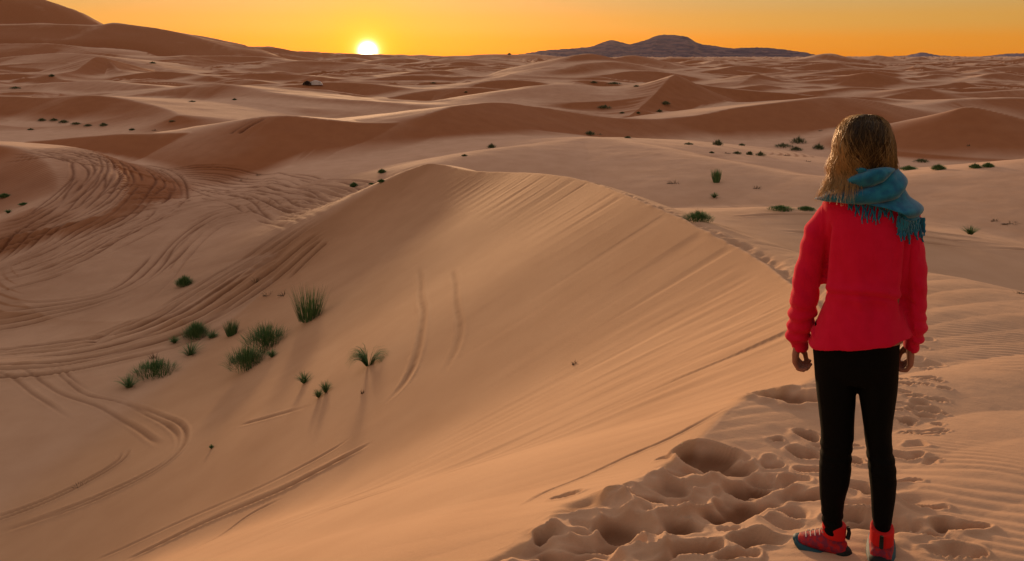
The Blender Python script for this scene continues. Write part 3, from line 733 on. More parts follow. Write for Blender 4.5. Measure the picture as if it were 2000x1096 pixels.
mountain('mountain', [(985,112),(1030,104),(1060,99),(1100,96),(1150,92),(1163,88),(1180,81),(1195,78),(1205,81),(1230,87),(1262,78),(1275,71),(1290,68),(1320,69),(1340,72),(1352,79),(1362,86),(1390,89),(1425,95),(1450,93),(1490,93),(1530,97),(1570,103),(1620,113),(1680,122)], 4300, 520, mr.m, 'flat topped purple mountain on the horizon', 5)
mh = Mat('blue_rock', .95); mh.color(mh.mix(mh.remap(mh.noise(.01, 4), .4, .6), (0.085, 0.075, 0.15), (0.14, 0.11, 0.19)))
mountain('hills', [(1690,116),(1740,110),(1770,108),(1790,103.5),(1797,101.5),(1806,104),(1830,108.5),(1860,110),(1900,111.5),(1930,109),(1960,105),(1990,104),(2050,103),(2150,109),(2250,118)], 4900, 400, mh.m, 'low blue hills at the right end of the horizon', 9)

# ------------------------------------------------------------------ desert plants
def leaf_mat(name, a, b):
    m = Mat(name, .7); t_ = m.attr('tone'); g_ = m.mix(t_, a, b); m.color(m.mix(m.remap(t_, .70, .95), g_, (0.34, 0.27, 0.13))); return m.m
GREEN = leaf_mat('green_leaves', (0.045, 0.11, 0.04), (0.17, 0.31, 0.11))
DARK = leaf_mat('dark_leaves', (0.06, 0.09, 0.045), (0.18, 0.21, 0.10))
DRYM = leaf_mat('dry_leaves', (0.07, 0.045, 0.022), (0.22, 0.15, 0.07))
def blades(n, w, h, style, px_m, seed):
    """bent tapering blades growing from one root; every blade is a folded strip"""
    r = np.random.default_rng(seed); V = []; Fc = []; T = []
    for i in range(n):
        a = r.uniform(0, 2 * math.pi); rr = math.sqrt(r.uniform(0, 1))
        if style == 'tuft': root = .10; lean = rr * 1.0; ln = h * r.uniform(.55, 1.05); droop = .35
        elif style == 'bush': root = .72; lean = rr * .75; ln = h * r.uniform(.55, 1.0) * (1 - .55 * rr ** 2); droop = .25
        elif style == 'stalk': root = .55; lean = rr * .38; ln = h * r.uniform(.45, 1.05); droop = .12
        elif style == 'mat': root = .85; lean = .3 + rr * .6; ln = h * r.uniform(.5, 1.1); droop = .5
        elif style == 'arch': root = .12; lean = .4 + rr * .8; ln = h * r.uniform(.9, 1.5); droop = .9; a = math.pi + r.uniform(-1.0, .7) if r.random() < .7 else r.uniform(-.6, .6)
        else: root = .6; lean = rr * 1.1; ln = h * r.uniform(.4, 1.1); droop = .3
        bx = math.cos(a) * rr * w / 2 * root; by = math.sin(a) * rr * w / 2 * root * .8
        reach = min(ln * math.sin(min(lean, 1.3)), w / 2 * (1.05 - root * rr * .7)); up = ln * math.cos(min(lean, 1.3))
        bz = -.03 * h
        if style == 'bush' or style == 'mat':              # twigs all through a low dome
            ph = r.uniform(0, 1) ** .6; el = r.uniform(0, 1)
            bx = math.cos(a) * w * .40 * ph * math.sqrt(1 - el * el * .8); by = math.sin(a) * w * .36 * ph * math.sqrt(1 - el * el * .8)
            bz = h * .62 * el * (1 - .5 * ph) * r.uniform(.5, 1) - .03 * h; lean = r.uniform(.0, 1.15) * (.3 + .7 * ph); ln = h * r.uniform(.22, .5); up = ln * math.cos(lean); reach = ln * math.sin(lean) * 1.1; droop = .12
        a2 = a + r.uniform(-.5, .5); bw = max(px_m * r.uniform(.35, .7), h * .01) * (1.0 if style != 'stalk' else 1.3)
        segs = 4; b0 = len(V); sx, sy = -math.sin(a2), math.cos(a2); tone = r.uniform(0, 1)
        for k in range(segs + 1):
            t = k / segs; cx = bx + math.cos(a2) * reach * t; cy = by + math.sin(a2) * reach * t
            cz = up * t + ln * droop * (t - t * t) * 1.2 - ln * droop * .35 * t * t + bz
            wd = bw * (1 - t) ** .7 * .5 + .0004
            V += [(cx - sx * wd, cy - sy * wd, cz), (cx, cy, cz + wd * .6), (cx + sx * wd, cy + sy * wd, cz)]; T += [tone * (.5 + .5 * t)] * 3
            if k:
                q = b0 + 3 * k; Fc += [(q - 3, q - 2, q + 1, q), (q - 2, q - 1, q + 2, q + 1)]
    return np.array(V), np.array(Fc), T
GRP = {'far': 'small dark bushes scattered over the distant dunes', 'near': 'grass tussocks growing in the sand'}
STY = {'tuft': ('grass_tuft', 'grass'), 'bush': ('desert_bush', 'bush'), 'stalk': ('stalky_grass', 'grass'), 'mat': ('grass_mat', 'grass'), 'arch': ('grass_tuft', 'grass'), 'dry': ('dry_twig', 'twig')}
for i, (u, v, wpx, hpx, st, lab) in enumerate(PLANTS):
    p = HIT[nplant + i]; d = p[1]; m = d / F_PX
    w = wpx * m * 1.06; h = hpx * m * (1.05 if d < 48 else .9)
    n = int({'tuft': 150, 'bush': 900, 'stalk': 260, 'mat': 900, 'arch': 200, 'dry': 26}[st] * (1 if d < 60 else .28))
    V, Fc, T = blades(n, w, h, st, m * (1.6 if d < 60 else 1.9), 300 + i)
    z = gz_at(p[0], p[1])
    if st == 'dry':                                        # a stem along the ground that joins the sprigs
        b0 = len(V); tw = m * .5; xs = np.linspace(-.42, .42, 9) * w; st_v = []
        for x_ in xs: st_v += [(x_, -tw - .05 * w, -.01), (x_, 0, tw), (x_, tw + .05 * w, -.01)]
        V = np.concatenate([V, np.array(st_v)]); T = list(T) + [.2] * len(st_v)
        Fc = np.concatenate([Fc, np.array([(b0 + 3 * k + j, b0 + 3 * k + j + 1, b0 + 3 * k + j + 4, b0 + 3 * k + j + 3) for k in range(8) for j in (0, 1)])])
    mat = DRYM if st == 'dry' else (GREEN if d < 60 else DARK)
    nm, ct = STY[st]
    o = mesh_obj(nm, V, Fc, mat, loc=(float(p[0]), float(p[1]), z)); attr(o.data, 'tone', T)
    tag(o, lab, ct, GRP['far'] if d > 48 else GRP['near'])

# ------------------------------------------------------------------ two tents far out in the sand
def tent(name, p, w, dp, h, col, label, flapcol):
    t = empty(name, (float(p[0]), float(p[1]), float(gz_at(p[0], p[1])) - .05), R(12)); tag(t, label, 'tent', 'camp tents far out below the sun')
    m = Mat(name + '_cloth', .9, col); f = Mat(name + '_flap', .9, flapcol); pm = Mat(name + '_pole', .7, (.12, .08, .05))
    n = 13; V = []; Fc = []
    for j in range(5):
        y = (j / 4 - .5) * dp; sag = .06 * h * math.sin(j / 4 * math.pi)
        for i in range(n):
            s = i / (n - 1) * 2 - 1; ax = abs(s)
            z = h * (.42 + .58 * (1 - ax ** 1.4)) - sag if ax < .86 else h * .46 * (1 - (ax - .86) / .14)
            V.append((s * w / 2 * (1.0 if ax < .9 else 1.04), y, z))
    for j in range(4):
        for i in range(n - 1): q = j * n + i; Fc.append((q, q + 1, q + n + 1, q + n))
    mesh_obj('canopy', V, Fc, m.m, t, smooth=False)
    for e, y in ((0, -dp / 2 * .97), (1, dp / 2 * .97)):
        Fw = []; Vw = []; b = 0
        for i in range(n):
            x, _, z = V[(0 if e == 0 else 4) * n + i]; Vw += [(x * .97, y, 0), (x * .97, y, max(z - .04, .01))]
        for i in range(n - 1):
            q = b + 2 * i; Fw.append((q, q + 2, q + 3, q + 1))
        mesh_obj('end_wall', Vw, Fw, f.m, t, smooth=False)
    for sx in (-.28, .28):
        Vp = []; Fp = []
        for k in range(6):
            a = k / 6 * 2 * math.pi; Vp += [(sx * w + .04 * math.cos(a), -dp / 2 * 1.02 + .04 * math.sin(a), 0), (sx * w + .04 * math.cos(a), -dp / 2 * 1.02 + .04 * math.sin(a), h * .84)]
        for k in range(6): q = 2 * k; r_ = (2 * k + 2) % 12; Fp.append((q, r_, r_ + 1, q + 1))
        mesh_obj('pole', Vp, Fp, pm.m, t)
tent('low_tent', HIT[ntent], 2.6, 2.4, 1.25, (.035, .02, .015), 'small dark tent left of the white one far out on the sand', (.03, .018, .014))
tent('long_tent', HIT[ntent + 1], 4.2, 2.6, 1.35, (.82, .80, .82), 'longer white tent far out on the sand below the sun', (.78, .76, .78))
# ------------------------------------------------------------------ the walker
from mathutils.bvhtree import BVHTree
BASE = HIT[nfeet + 2].copy()
root = empty('person', tuple(map(float, BASE)))
tag(root, 'woman seen from behind in red jumper, black leggings and teal scarf on the dune crest', 'person')
AZ = math.atan2(BASE[0], BASE[1]); root.rotation_euler = (0, 0, -AZ)          # she faces straight away from us
E1 = np.array([math.cos(AZ), -math.sin(AZ), 0]); E2 = np.array([math.sin(AZ), math.cos(AZ), 0]); E3 = np.array([0, 0, 1.])
def to_local(p): q = np.asarray(p) - BASE; return np.array([q @ E1, q @ E2, q[2]])
def to_world(q): return BASE + E1 * q[0] + E2 * q[1] + E3 * q[2]
def Wp(u, v, dy=0.0):
    r = P(u, v, 1.0); return to_local(r * ((BASE @ E2 + dy) / (r @ E2)))
K = abs(Wp(1690, 600)[2] - Wp(1690, 601)[2])           # metres per pixel at her distance
def ring_loft(rings, n=40, pw=2.0, cap=True, zd=None):
    """rings: (v, uL, uR, dy of centre, half depth[, tilt px]) -> closed tube"""
    V = []; Fc = []
    for r in rings:
        v, ul, ur, yc, ry = r[:5]; tilt = r[5] if len(r) > 5 else 0
        A = Wp(ul, v); B = Wp(ur, v); cx = (A[0] + B[0]) / 2; rx = (B[0] - A[0]) / 2; A[2] = Wp(ul, v, yc - ry * .85 if zd is None else zd)[2]
        for k in range(n):
            a = 2 * math.pi * k / n; c_, s_ = math.cos(a), math.sin(a)
            e = 2 / pw; X = math.copysign(abs(c_) ** e, c_); Y = math.copysign(abs(s_) ** e, s_)
            V.append((cx + rx * X, yc + ry * Y, A[2] + tilt * K * X))
    m = len(rings)
    for j in range(m - 1):
        for k in range(n):
            k2 = (k + 1) % n; Fc.append((j * n + k, j * n + k2, (j + 1) * n + k2, (j + 1) * n + k))
    if cap: Fc.append(tuple(range(n))); Fc.append(tuple(reversed(range((m - 1) * n, m * n))))
    return V, Fc
def tube(path, rad, n=10):
    path = [Vector(p) for p in path]; V = []; Fc = []
    up = Vector((0.3, 1, .2)).normalized()
    for i, p in enumerate(path):
        t = (path[min(i + 1, len(path) - 1)] - path[max(i - 1, 0)]).normalized()
        a = t.cross(up); a = a.normalized() if a.length > 1e-4 else Vector((1, 0, 0)); b = t.cross(a)
        for k in range(n):
            w = 2 * math.pi * k / n; q = p + (a * math.cos(w) + b * math.sin(w)) * rad[i]; V.append(tuple(q))
    for j in range(len(path) - 1):
        for k in range(n): k2 = (k + 1) % n; Fc.append((j * n + k, j * n + k2, (j + 1) * n + k2, (j + 1) * n + k))
    Fc.append(tuple(range(n))); Fc.append(tuple(reversed(range((len(path) - 1) * n, len(path) * n))))
    return V, Fc
def ball(c, r, n=20, m=12):
    V = []; Fc = []
    for j in range(m + 1):
        ph = math.pi * (j + .001) / (m + .002)
        for k in range(n):
            a = 2 * math.pi * k / n; V.append((c[0] + r[0] * math.sin(ph) * math.cos(a), c[1] + r[1] * math.sin(ph) * math.sin(a), c[2] + r[2] * math.cos(ph)))
    for j in range(m):
        for k in range(n): k2 = (k + 1) % n; Fc.append((j * n + k, j * n + k2, (j + 1) * n + k2, (j + 1) * n + k))
    Fc.append(tuple(range(n))); Fc.append(tuple(reversed(range(m * n, (m + 1) * n))))
    return V, Fc
def fuse(name, pieces, voxel, mat, smooth_it=4, deform=None, parent=None):
    """union of closed pieces as one continuous skin"""
    V = []; Fc = []
    for v, f in pieces:
        b = len(V); V += list(v); Fc += [tuple(i + b for i in q) for q in f]
    me = bpy.data.meshes.new(name); me.from_pydata([tuple(map(float, q)) for q in V], [], Fc); me.update()
    bm = bmesh.new(); bm.from_mesh(me); bmesh.ops.recalc_face_normals(bm, faces=bm.faces); bm.to_mesh(me); bm.free()
    o = bpy.data.objects.new(name, me); COL.objects.link(o)
    md = o.modifiers.new('r', 'REMESH'); md.mode = 'VOXEL'; md.voxel_size = voxel; md.use_smooth_shade = True
    if smooth_it: ms = o.modifiers.new('s', 'SMOOTH'); ms.factor = .5; ms.iterations = smooth_it
    dg = bpy.context.evaluated_depsgraph_get(); me2 = bpy.data.meshes.new_from_object(o.evaluated_get(dg))
    o.modifiers.clear(); o.data = me2; bpy.data.meshes.remove(me); me2.name = name
    n = len(me2.vertices); co = np.empty(n * 3, np.float32); me2.vertices.foreach_get('co', co); co = co.reshape(-1, 3)
    if deform is not None:
        no = np.empty(n * 3, np.float32); me2.vertices.foreach_get('normal', no); no = no.reshape(-1, 3)
        co = deform(co.copy(), no); me2.vertices.foreach_set('co', co.astype(np.float32).ravel()); me2.update()
    me2.polygons.foreach_set('use_smooth', np.ones(len(me2.polygons), bool)); me2.materials.clear(); me2.materials.append(mat)
    if parent is None: parent = root
    o.parent = parent
    return o, co
def n3(co, s, seed):      # cheap 3-d noise
    return .5 * (vnoise(co[:, 0] / s + co[:, 1] / s * .7, co[:, 2] / s, seed) + vnoise(co[:, 1] / s + 5, co[:, 2] / s - co[:, 0] / s * .4, seed + 1))

# --- sleeves, torso
SL = [(398,1606,1652,.01,.050),(420,1590,1642,.01,.060),(450,1573,1627,.01,.060),(500,1560,1616,.01,.058),(550,1550,1607,.015,.056),(585,1544,1600,.02,.054),(610,1541,1592,.03,.052),(640,1537,1583,.04,.050),(656,1535,1579,.045,.050),(668,1537,1576,.05,.043),(678,1541,1573,.05,.036),(683,1543,1571,.05,.034)]
SR = [(402,1742,1786,.01,.050),(420,1752,1799,.01,.060),(450,1760,1806,.01,.060),(500,1766,1811,.01,.058),(550,1768,1813,.015,.056),(600,1768,1813,.02,.054),(630,1766,1810,.03,.052),(652,1763,1807,.04,.050),(666,1763,1803,.045,.046),(678,1762,1797,.05,.038),(684,1764,1793,.05,.034)]
TO = [(360,1662,1722,.0,.055),(372,1648,1740,.0,.07),(382,1626,1765,.0,.088),(394,1610,1782,.0,.100),(412,1606,1790,.0,.112),(440,1609,1784,.0,.120),(480,1613,1779,.0,.124),(530,1613,1774,.0,.122),(556,1609,1771,.0,.126),(572,1608,1769,.0,.130),(584,1609,1768,.0,.123),(594,1608,1769,.0,.122),(612,1603,1770,.0,.128,6),(640,1592,1774,.0,.138,15),(660,1584,1779,.0,.142,21),(668,1582,1781,.0,.141,23)]
red = Mat('red_fleece', .95); red.b.inputs['Sheen Weight'].default_value = .2; red.b.inputs['Sheen Roughness'].default_value = .5
red.b.inputs['Sheen Tint'].default_value = (1, .25, .3, 1)
cn = red.noise(22, 4); red.color(red.mix(red.remap(cn, .35, .65), (0.62, 0.003, 0.042), (0.66, 0.005, 0.052)))
red.bump(red.math('ADD', red.noise(600, 2), red.math('MULTIPLY', red.noise(60, 3), 1.2)), .35, .002)
zG = Wp(1690, 578, -.12)[2]; xC = Wp(1690, 578)[0]; zS = Wp(1690, 400)[2]; zH = Wp(1690, 668)[2]
def torso_folds(co, no):
    x, y, z = co.T
    # gathered waist line, arched in the middle
    xr = (x - xC) / .17; zl = zG - .035 * xr ** 2 + .002 * np.sin(xr * 5)
    t = (z - zl) / .011; w = np.clip(1.2 - np.abs(xr), 0, 1) ** .3
    groove = -.009 * np.exp(-t * t) + .007 * np.exp(-((z - zl - .022) / .016) ** 2)
    tor = np.abs(x - xC) < .172
    d = np.where(tor, groove * w, 0)
    d += .0085 * vnoise(x / .045 + 2.2 * (z - zG), z / .22, 5) * (z < zS)               # hanging folds
    d += .004 * vnoise(x / .03 + z / .05, z / .06, 6) * np.exp(-((z - zG) / .09) ** 2)
    arm = ~tor
    zz = (z - Wp(1690, 640)[2])
    ruck = np.sin((z + .25 * np.abs(x - xC) + .012 * vnoise(x / .03, z / .05, 7)) / .0085) * .0045
    d += np.where(arm & (z < Wp(1690, 590)[2]), ruck * sstep(0, .07, Wp(1690, 590)[2] - z), 0)
    d += np.where(arm, .006 * vnoise(x / .06 + z / .10, z / .055, 8), 0)
    # crease running in from the armpits
    for s_, (u, v) in ((1, (1618, 470)), (-1, (1770, 480))):
        a = Wp(u, v, -.05); dist = (x - a[0]) * s_ + (a[2] - z) * (.06 if s_ > 0 else .02)
        k_ = sstep(a[2] - .30, a[2] - .2, z) * (1 - sstep(a[2] + .02, a[2] + .09, z))
        d += -.020 * np.exp(-(dist / .007) ** 2) * k_
        d += .006 * np.exp(-((dist - .022) / .014) ** 2) * k_
    return co + no * d[:, None]
jumper, jco = fuse('jumper', [ring_loft(TO, 48, 2.3), ring_loft(SL, 28), ring_loft(SR, 28)], .0042, red.m, 5, torso_folds)

# --- leggings
LGP = [(640,1592,1760,.0,.112),(660,1588,1758,.0,.118),(700,1587,1757,.0,.12),(728,1589,1755,.0,.108),(742,1596,1748,.0,.085)]
LL = [(700,1588,1674,.0,.10),(745,1590,1673,.0,.092),(772,1593,1672,.0,.088),(800,1597,1671,.0,.082),(850,1602,1668,.0,.070),(885,1602,1665,.0,.066),(915,1599,1663,-.005,.066),(945,1599,1659,-.01,.062),(980,1601,1650,-.005,.052),(1010,1604,1646,.0,.045),(1034,1607,1643,.0,.043),(1044,1609,1641,.0,.04)]
LR = [(700,1670,1757,.0,.10),(745,1672,1755,.0,.092),(772,1674,1752,.0,.088),(800,1679,1749,.0,.082),(850,1686,1742,.0,.070),(885,1690,1744,.0,.066),(915,1694,1750,-.005,.066),(945,1697,1751,-.01,.062),(980,1700,1748,-.005,.052),(1008,1702,1744,.0,.045),(1028,1704,1741,.0,.043),(1038,1706,1740,.0,.04)]
blk = Mat('black_knit', .75, (.0025, .003, .003)); blk.b.inputs['Specular IOR Level'].default_value = .08; blk.bump(blk.noise(300, 2), .15, .001)
def leg_folds(co, no):
    x, y, z = co.T; zk = Wp(1640, 880)[2]; za = Wp(1640, 1020)[2]
    d = .0022 * np.sin(z / .007 + 8 * x) * np.exp(-((z - zk) / .05) ** 2) + .003 * np.sin(z / .006 + 14 * x) * np.exp(-((z - za) / .04) ** 2)
    d += .002 * n3(co, .05, 9)
    return co + no * d[:, None]
fuse('leggings', [ring_loft(LGP, 40, 2.2), ring_loft(LL, 26), ring_loft(LR, 26)], .0045, blk.m, 3, leg_folds)

# --- body: head, neck, trunk, arms and hands in one skin
skin = Mat('skin', .55, (.34, .15, .10)); skin.b.inputs['Subsurface Weight'].default_value = .08; skin.b.inputs['Subsurface Radius'].default_value = (.01, .004, .002)
def shrink(rings, k):
    return [(v, ul + (ur - ul) * (1 - k) / 2, ur - (ur - ul) * (1 - k) / 2, yc, ry * k) for (v, ul, ur, yc, ry, *_) in rings]
hc = Wp(1690, 292, 0) + np.array([0, .015, 0])
pieces = [ring_loft(shrink(TO[:-1], .86), 32), ring_loft(shrink(LGP, .9), 32), ring_loft(shrink(LL, .88), 20), ring_loft(shrink(LR, .88), 20), ring_loft(shrink(SL[:-2], .62), 18), ring_loft(shrink(SR[:-2], .62), 18)]
pieces += [ball(hc, (.076, .096, .100), 28, 18), ball(hc + np.array([0, .030, -.055]), (.052, .062, .060), 22, 14), tube([hc + np.array([0, .0, -.04]), hc + np.array([0, -.008, -.16]), hc + np.array([0, -.01, -.20])], [.056, .052, .062], 18)]
pieces += [tube([hc + np.array([0, .092, .012]), hc + np.array([0, .106, -.012]), hc + np.array([0, .116, -.030]), hc + np.array([0, .098, -.040])], [.008, .010, .013, .010], 10)]
pieces += [ball(hc + np.array([0, .092, -.060]), (.024, .009, .005)), ball(hc + np.array([0, .091, -.070]), (.020, .009, .006)), ball(hc + np.array([0, .080, -.098]), (.022, .018, .014))]
for s in (-1, 1): pieces += [ball(hc + np.array([s * .079, -.002, -.008]), (.010, .018, .030)), ball(hc + np.array([s * .032, .088, .022]), (.020, .008, .006))]
def hand(wr, s):
    """s=-1 left hand (inward is +x), wr = wrist centre; relaxed half-closed hand hanging down"""
    I = -s * np.array([1., 0, 0]); Fw = np.array([0, 1., 0]); D_ = np.array([0, 0, -1.]); ps = []
    w = np.array(wr)
    ps.append(tube([w + D_ * -.05, w + D_ * -.01, w + D_ * .012], [.026, .0235, .023], 14))
    kn = w + D_ * .070
    for i, f in enumerate((-.030, -.010, .010, .030)):            # pinky ... index, rear to front
        ps.append(tube([w + Fw * f * .45 + D_ * -.002, w + Fw * f * .8 + D_ * .035 - I * .004, kn + Fw * f - I * .004], [.0135, .0140, .0115], 10))
        L_ = (.024, .029, .031, .028)[i]; k = kn + Fw * f - I * .004; bend = .5 + .12 * i
        p1 = k + (D_ * math.cos(bend) + I * math.sin(bend)) * L_ * 1.15
        p2 = p1 + (D_ * math.cos(bend + .95) + I * math.sin(bend + .95)) * L_ * .85
        p3 = p2 + (D_ * math.cos(bend + 1.75) + I * math.sin(bend + 1.75)) * L_ * .65
        ps.append(tube([k, (k + p1) / 2, p1, (p1 + p2) / 2, p2, p3], [.0105, .0092, .0092, .0083, .0080, .0058], 10))
    t0 = w + Fw * .020 + D_ * .018 + I * .010; t1 = t0 + D_ * .030 + I * .020 + Fw * .012; t2 = t1 + D_ * .030 + I * .006 + Fw * .002; t3 = t2 + D_ * .019 - I * .004 - Fw * .004
    ps.append(tube([t0, t1, (t1 + t2) / 2, t2, t3], [.015, .0112, .0098, .0095, .0065], 10))
    return ps
pieces += hand(Wp(1555, 680) + np.array([0, .05, 0]), -1) + hand(Wp(1778, 682) + np.array([0, .05, 0]), 1)
body, _ = fuse('body', pieces, .0032, skin.m, 2)
eyem = Mat('eye_white', .2, (.75, .72, .70)); irm = Mat('iris', .15, (.05, .09, .10))
for s in (-1, 1):
    c_ = hc + np.array([s * .032, .078, .008]); V, Fc = ball(c_, (.0125, .0125, .0125)); e = mesh_obj('eye', V, Fc, eyem.m, root)
    V, Fc = ball(c_ + np.array([0, .0105, 0]), (.0055, .003, .0055), 12, 6); mesh_obj('iris', V, Fc, irm.m, e)

# --- surfaces to lay the scarf and the hair on
tree = BVHTree.FromPolygons([Vector(map(float, q)) for q in jco], [tuple(p.vertices) for p in jumper.data.polygons])
cam_l = Vector(to_local((0, 0, 0)))
def on_back(u, v, lift):
    """point on the back of the jumper under pixel (u, v), lifted towards us"""
    tgt = Vector(Wp(u, v)); dr = (tgt - cam_l).normalized(); h, n_, i_, d_ = tree.ray_cast(cam_l, dr, 10)
    if h is None: return None
    return h - dr * lift

teal = Mat('teal_wool', .9); teal.b.inputs['Sheen Weight'].default_value = .3
teal.color(teal.mix(teal.remap(teal.noise(35, 3), .35, .65), (0.003, 0.11, 0.25), (0.012, 0.20, 0.34)))
wv = teal.noise(500, 2); teal.bump(wv, .4, .0015)
# cowl round the neck, lower edge slanting down to the right
SC = [(336,1672,1738,-.02,.080),(327,1664,1744,-.024,.096),(331,1658,1750,-.024,.106),(344,1652,1758,-.018,.112),(358,1640,1768,-.008,.116),(372,1622,1780,.0,.124),(386,1608,1790,.0,.130),(398,1602,1796,.0,.134)]
SC2 = []
for a, b in zip(SC[:-1], SC[1:]):
    for t in (0, .25, .5, .75): SC2.append(tuple(x + (y - x) * t for x, y in zip(a, b)))
SC2.append(SC[-1]); nr = len(SC2); ncol = 120; V = []; Fc = []
for j, (v, ul, ur, yc, ry) in enumerate(SC2):
    t = j / (nr - 1)
    for k in range(ncol):
        a = 2 * math.pi * k / ncol; c_, s_ = math.cos(a), math.sin(a)         # s_<0 is the back
        A = Wp(ul, v); B = Wp(ur, v); cx = (A[0] + B[0]) / 2; rx = (B[0] - A[0]) / 2; A[2] = Wp(ul, v, yc - ry * .85)[2]
        slant = (c_ * 13 + 15 * abs(c_) ** 3 - 4 * (s_ < 0) * (-s_)) * max(t - .35, 0) * 1.5
        ph = t * 17 + c_ * 5.5 + 1.2 * math.sin(a * 2 + 1) - 2.0 * math.sin(a)
        fold = .0125 * math.sin(ph) * min(1, t * 4) + .004 * math.sin(ph * 2.1 + 3 * c_) + .004 * float(vnoise(np.array([c_ * 6.0]), np.array([t * 9 + s_ * 3]), 44)[0])
        r1 = 1 + (fold + .004) / .11
        V.append((cx + rx * r1 * c_, yc + ry * r1 * s_, A[2] - slant * K + .004 * math.cos(ph)))
for j in range(nr - 1):
    for k in range(ncol): k2 = (k + 1) % ncol; Fc.append((j * ncol + k, j * ncol + k2, (j + 1) * ncol + k2, (j + 1) * ncol + k))
def solid(o, th):
    md = o.modifiers.new('thick', 'SOLIDIFY'); md.thickness = th; md.offset = -1
    ms = o.modifiers.new('sub', 'SUBSURF'); ms.levels = 1; ms.render_levels = 1
scarf = mesh_obj('scarf', V, Fc, teal.m, root); solid(scarf, .006)
# the two shawl layers crossing the upper back
def layer(name, top, bot, lift, rows=10, cols=70, seed=1, amp=.006, freq=3.0):
    V = []; Fc = []
    tu = np.array(top, float); bu = np.array(bot, float)
    for j in range(rows):
        t = j / (rows - 1)
        for k in range(cols):
            s = k / (cols - 1); a = np.array([np.interp(s, np.linspace(0, 1, len(tu)), tu[:, i]) for i in (0, 1)]); b = np.array([np.interp(s, np.linspace(0, 1, len(bu)), bu[:, i]) for i in (0, 1)])
            q = a + (b - a) * t
            f = amp * math.sin(t * freq * 6.28 + 5 * s + seed) + amp * .6 * math.sin(s * 17 + t * 7 + seed * 2)
            p = on_back(q[0], q[1], lift + f - .006 * (t == 1))
            if p is None: p = Vector(Wp(q[0], q[1])) + Vector((0, -.02 - lift, 0))
            V.append(tuple(p))
    for j in range(rows - 1):
        for k in range(cols - 1): q = j * cols + k; Fc.append((q, q + cols, q + cols + 1, q + 1))
    o = mesh_obj(name, V, Fc, teal.m, scarf); solid(o, .005); return o
layer('shawl_fold', [(1606,374),(1650,366),(1700,378),(1750,384),(1786,390)], [(1612,383),(1650,384),(1680,397),(1735,404),(1790,412)], .016, seed=2)
layer('hanging_end', [(1748,392),(1768,392),(1790,398)], [(1756,428),(1775,440),(1800,434)], .020, cols=30, seed=4, amp=.005, freq=1.0)
rf = random.Random(9)
def tassels(name, pts, lens, w, lift, parent):
    V = []; Fc = []
    for (u, v), ln in zip(pts, lens):
        b = len(V); path = []; du = rf.uniform(-.12, .12)
        for k in range(9):
            t = k / 8; q = on_back(u + du * ln * t + 1.6 * math.sin(t * 6 + u), v + ln * t, lift * (1 - .55 * t) + .003 * math.sin(t * 8 + u))
            if q is None: q = Vector(Wp(u + du * ln * t, v + ln * t)) + Vector((0, -.03, 0))
            path.append(q)
        v_, f_ = tube(path, [w * (1.0 + .25 * math.sin(k * 2.4)) * (1 if k < 7 else .65) for k in range(9)], 7)
        V += v_; Fc += [tuple(i + b for i in q) for q in f_]
    return mesh_obj(name, V, Fc, teal.m, parent)
top1 = [(1656 + i * 4.6, 386 + 20 * (1 - math.exp(-i / 7)) - .0 * i) for i in range(20)]
tassels('fringe', top1, [rf.uniform(18, 32) + (9 if 5 < i < 14 else 0) for i in range(20)], .0030, .010, scarf)
top2 = [(1754 + i * 2.9, 422 + 9 * math.sin(i / 17 * 3.1)) for i in range(18)]
tassels('fringe', top2, [rf.uniform(26, 48) for i in range(18)], .0052, .020, scarf)

# --- hair: a shaped mass with loose strands over it
hairm = Mat('dark_blond_hair', .42); hairm.b.inputs['Specular IOR Level'].default_value = .5
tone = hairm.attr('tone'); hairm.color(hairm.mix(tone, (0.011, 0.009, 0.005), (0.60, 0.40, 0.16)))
tl = hairm.n('ShaderNodeBsdfTranslucent'); mx = hairm.n('ShaderNodeMixShader'); mx.inputs[0].default_value = .32
hairm.l(hairm.mix(tone, (0.25, 0.12, 0.03), (1.0, 0.62, 0.2)), tl.inputs[0]); hairm.l(hairm.b.outputs[0], mx.inputs[1]); hairm.l(tl.outputs[0], mx.inputs[2]); hairm.l(mx.outputs[0], hairm.o.inputs['Surface'])
HR = [(225,1684,1702,-.015,.018),(227,1670,1714,-.018,.040),(232,1660,1722,-.02,.060),(241,1650,1730,-.024,.078),(255,1642,1736,-.028,.090),(275,1636,1741,-.03,.096),(298,1633,1745,-.028,.095),(316,1630,1747,-.024,.087),(332,1628,1746,-.018,.076),(346,1634,1740,-.012,.064)]
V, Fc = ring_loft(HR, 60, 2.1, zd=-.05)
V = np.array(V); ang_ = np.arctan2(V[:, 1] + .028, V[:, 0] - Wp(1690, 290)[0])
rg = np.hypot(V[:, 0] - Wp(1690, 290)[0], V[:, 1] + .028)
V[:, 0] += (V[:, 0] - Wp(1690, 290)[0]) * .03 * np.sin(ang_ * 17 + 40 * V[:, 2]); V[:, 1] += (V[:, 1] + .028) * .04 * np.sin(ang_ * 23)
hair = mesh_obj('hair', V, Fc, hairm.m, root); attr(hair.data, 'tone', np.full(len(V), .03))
hv = np.array([r[0] for r in HR], float)
def hair_pt(th, v, lift):
    ul, ur, yc, ry = (np.interp(v, hv, [r[i] for r in HR]) for i in (1, 2, 3, 4))
    A = Wp(ul, v); B = Wp(ur, v); cx = (A[0] + B[0]) / 2; rx = (B[0] - A[0]) / 2; A[2] = Wp(ul, v, -.05)[2]
    return np.array([cx + (rx + lift) * math.cos(th), yc + (ry + lift) * math.sin(th), A[2]])
VV = []; FF = []; TT = []
rh = random.Random(3)
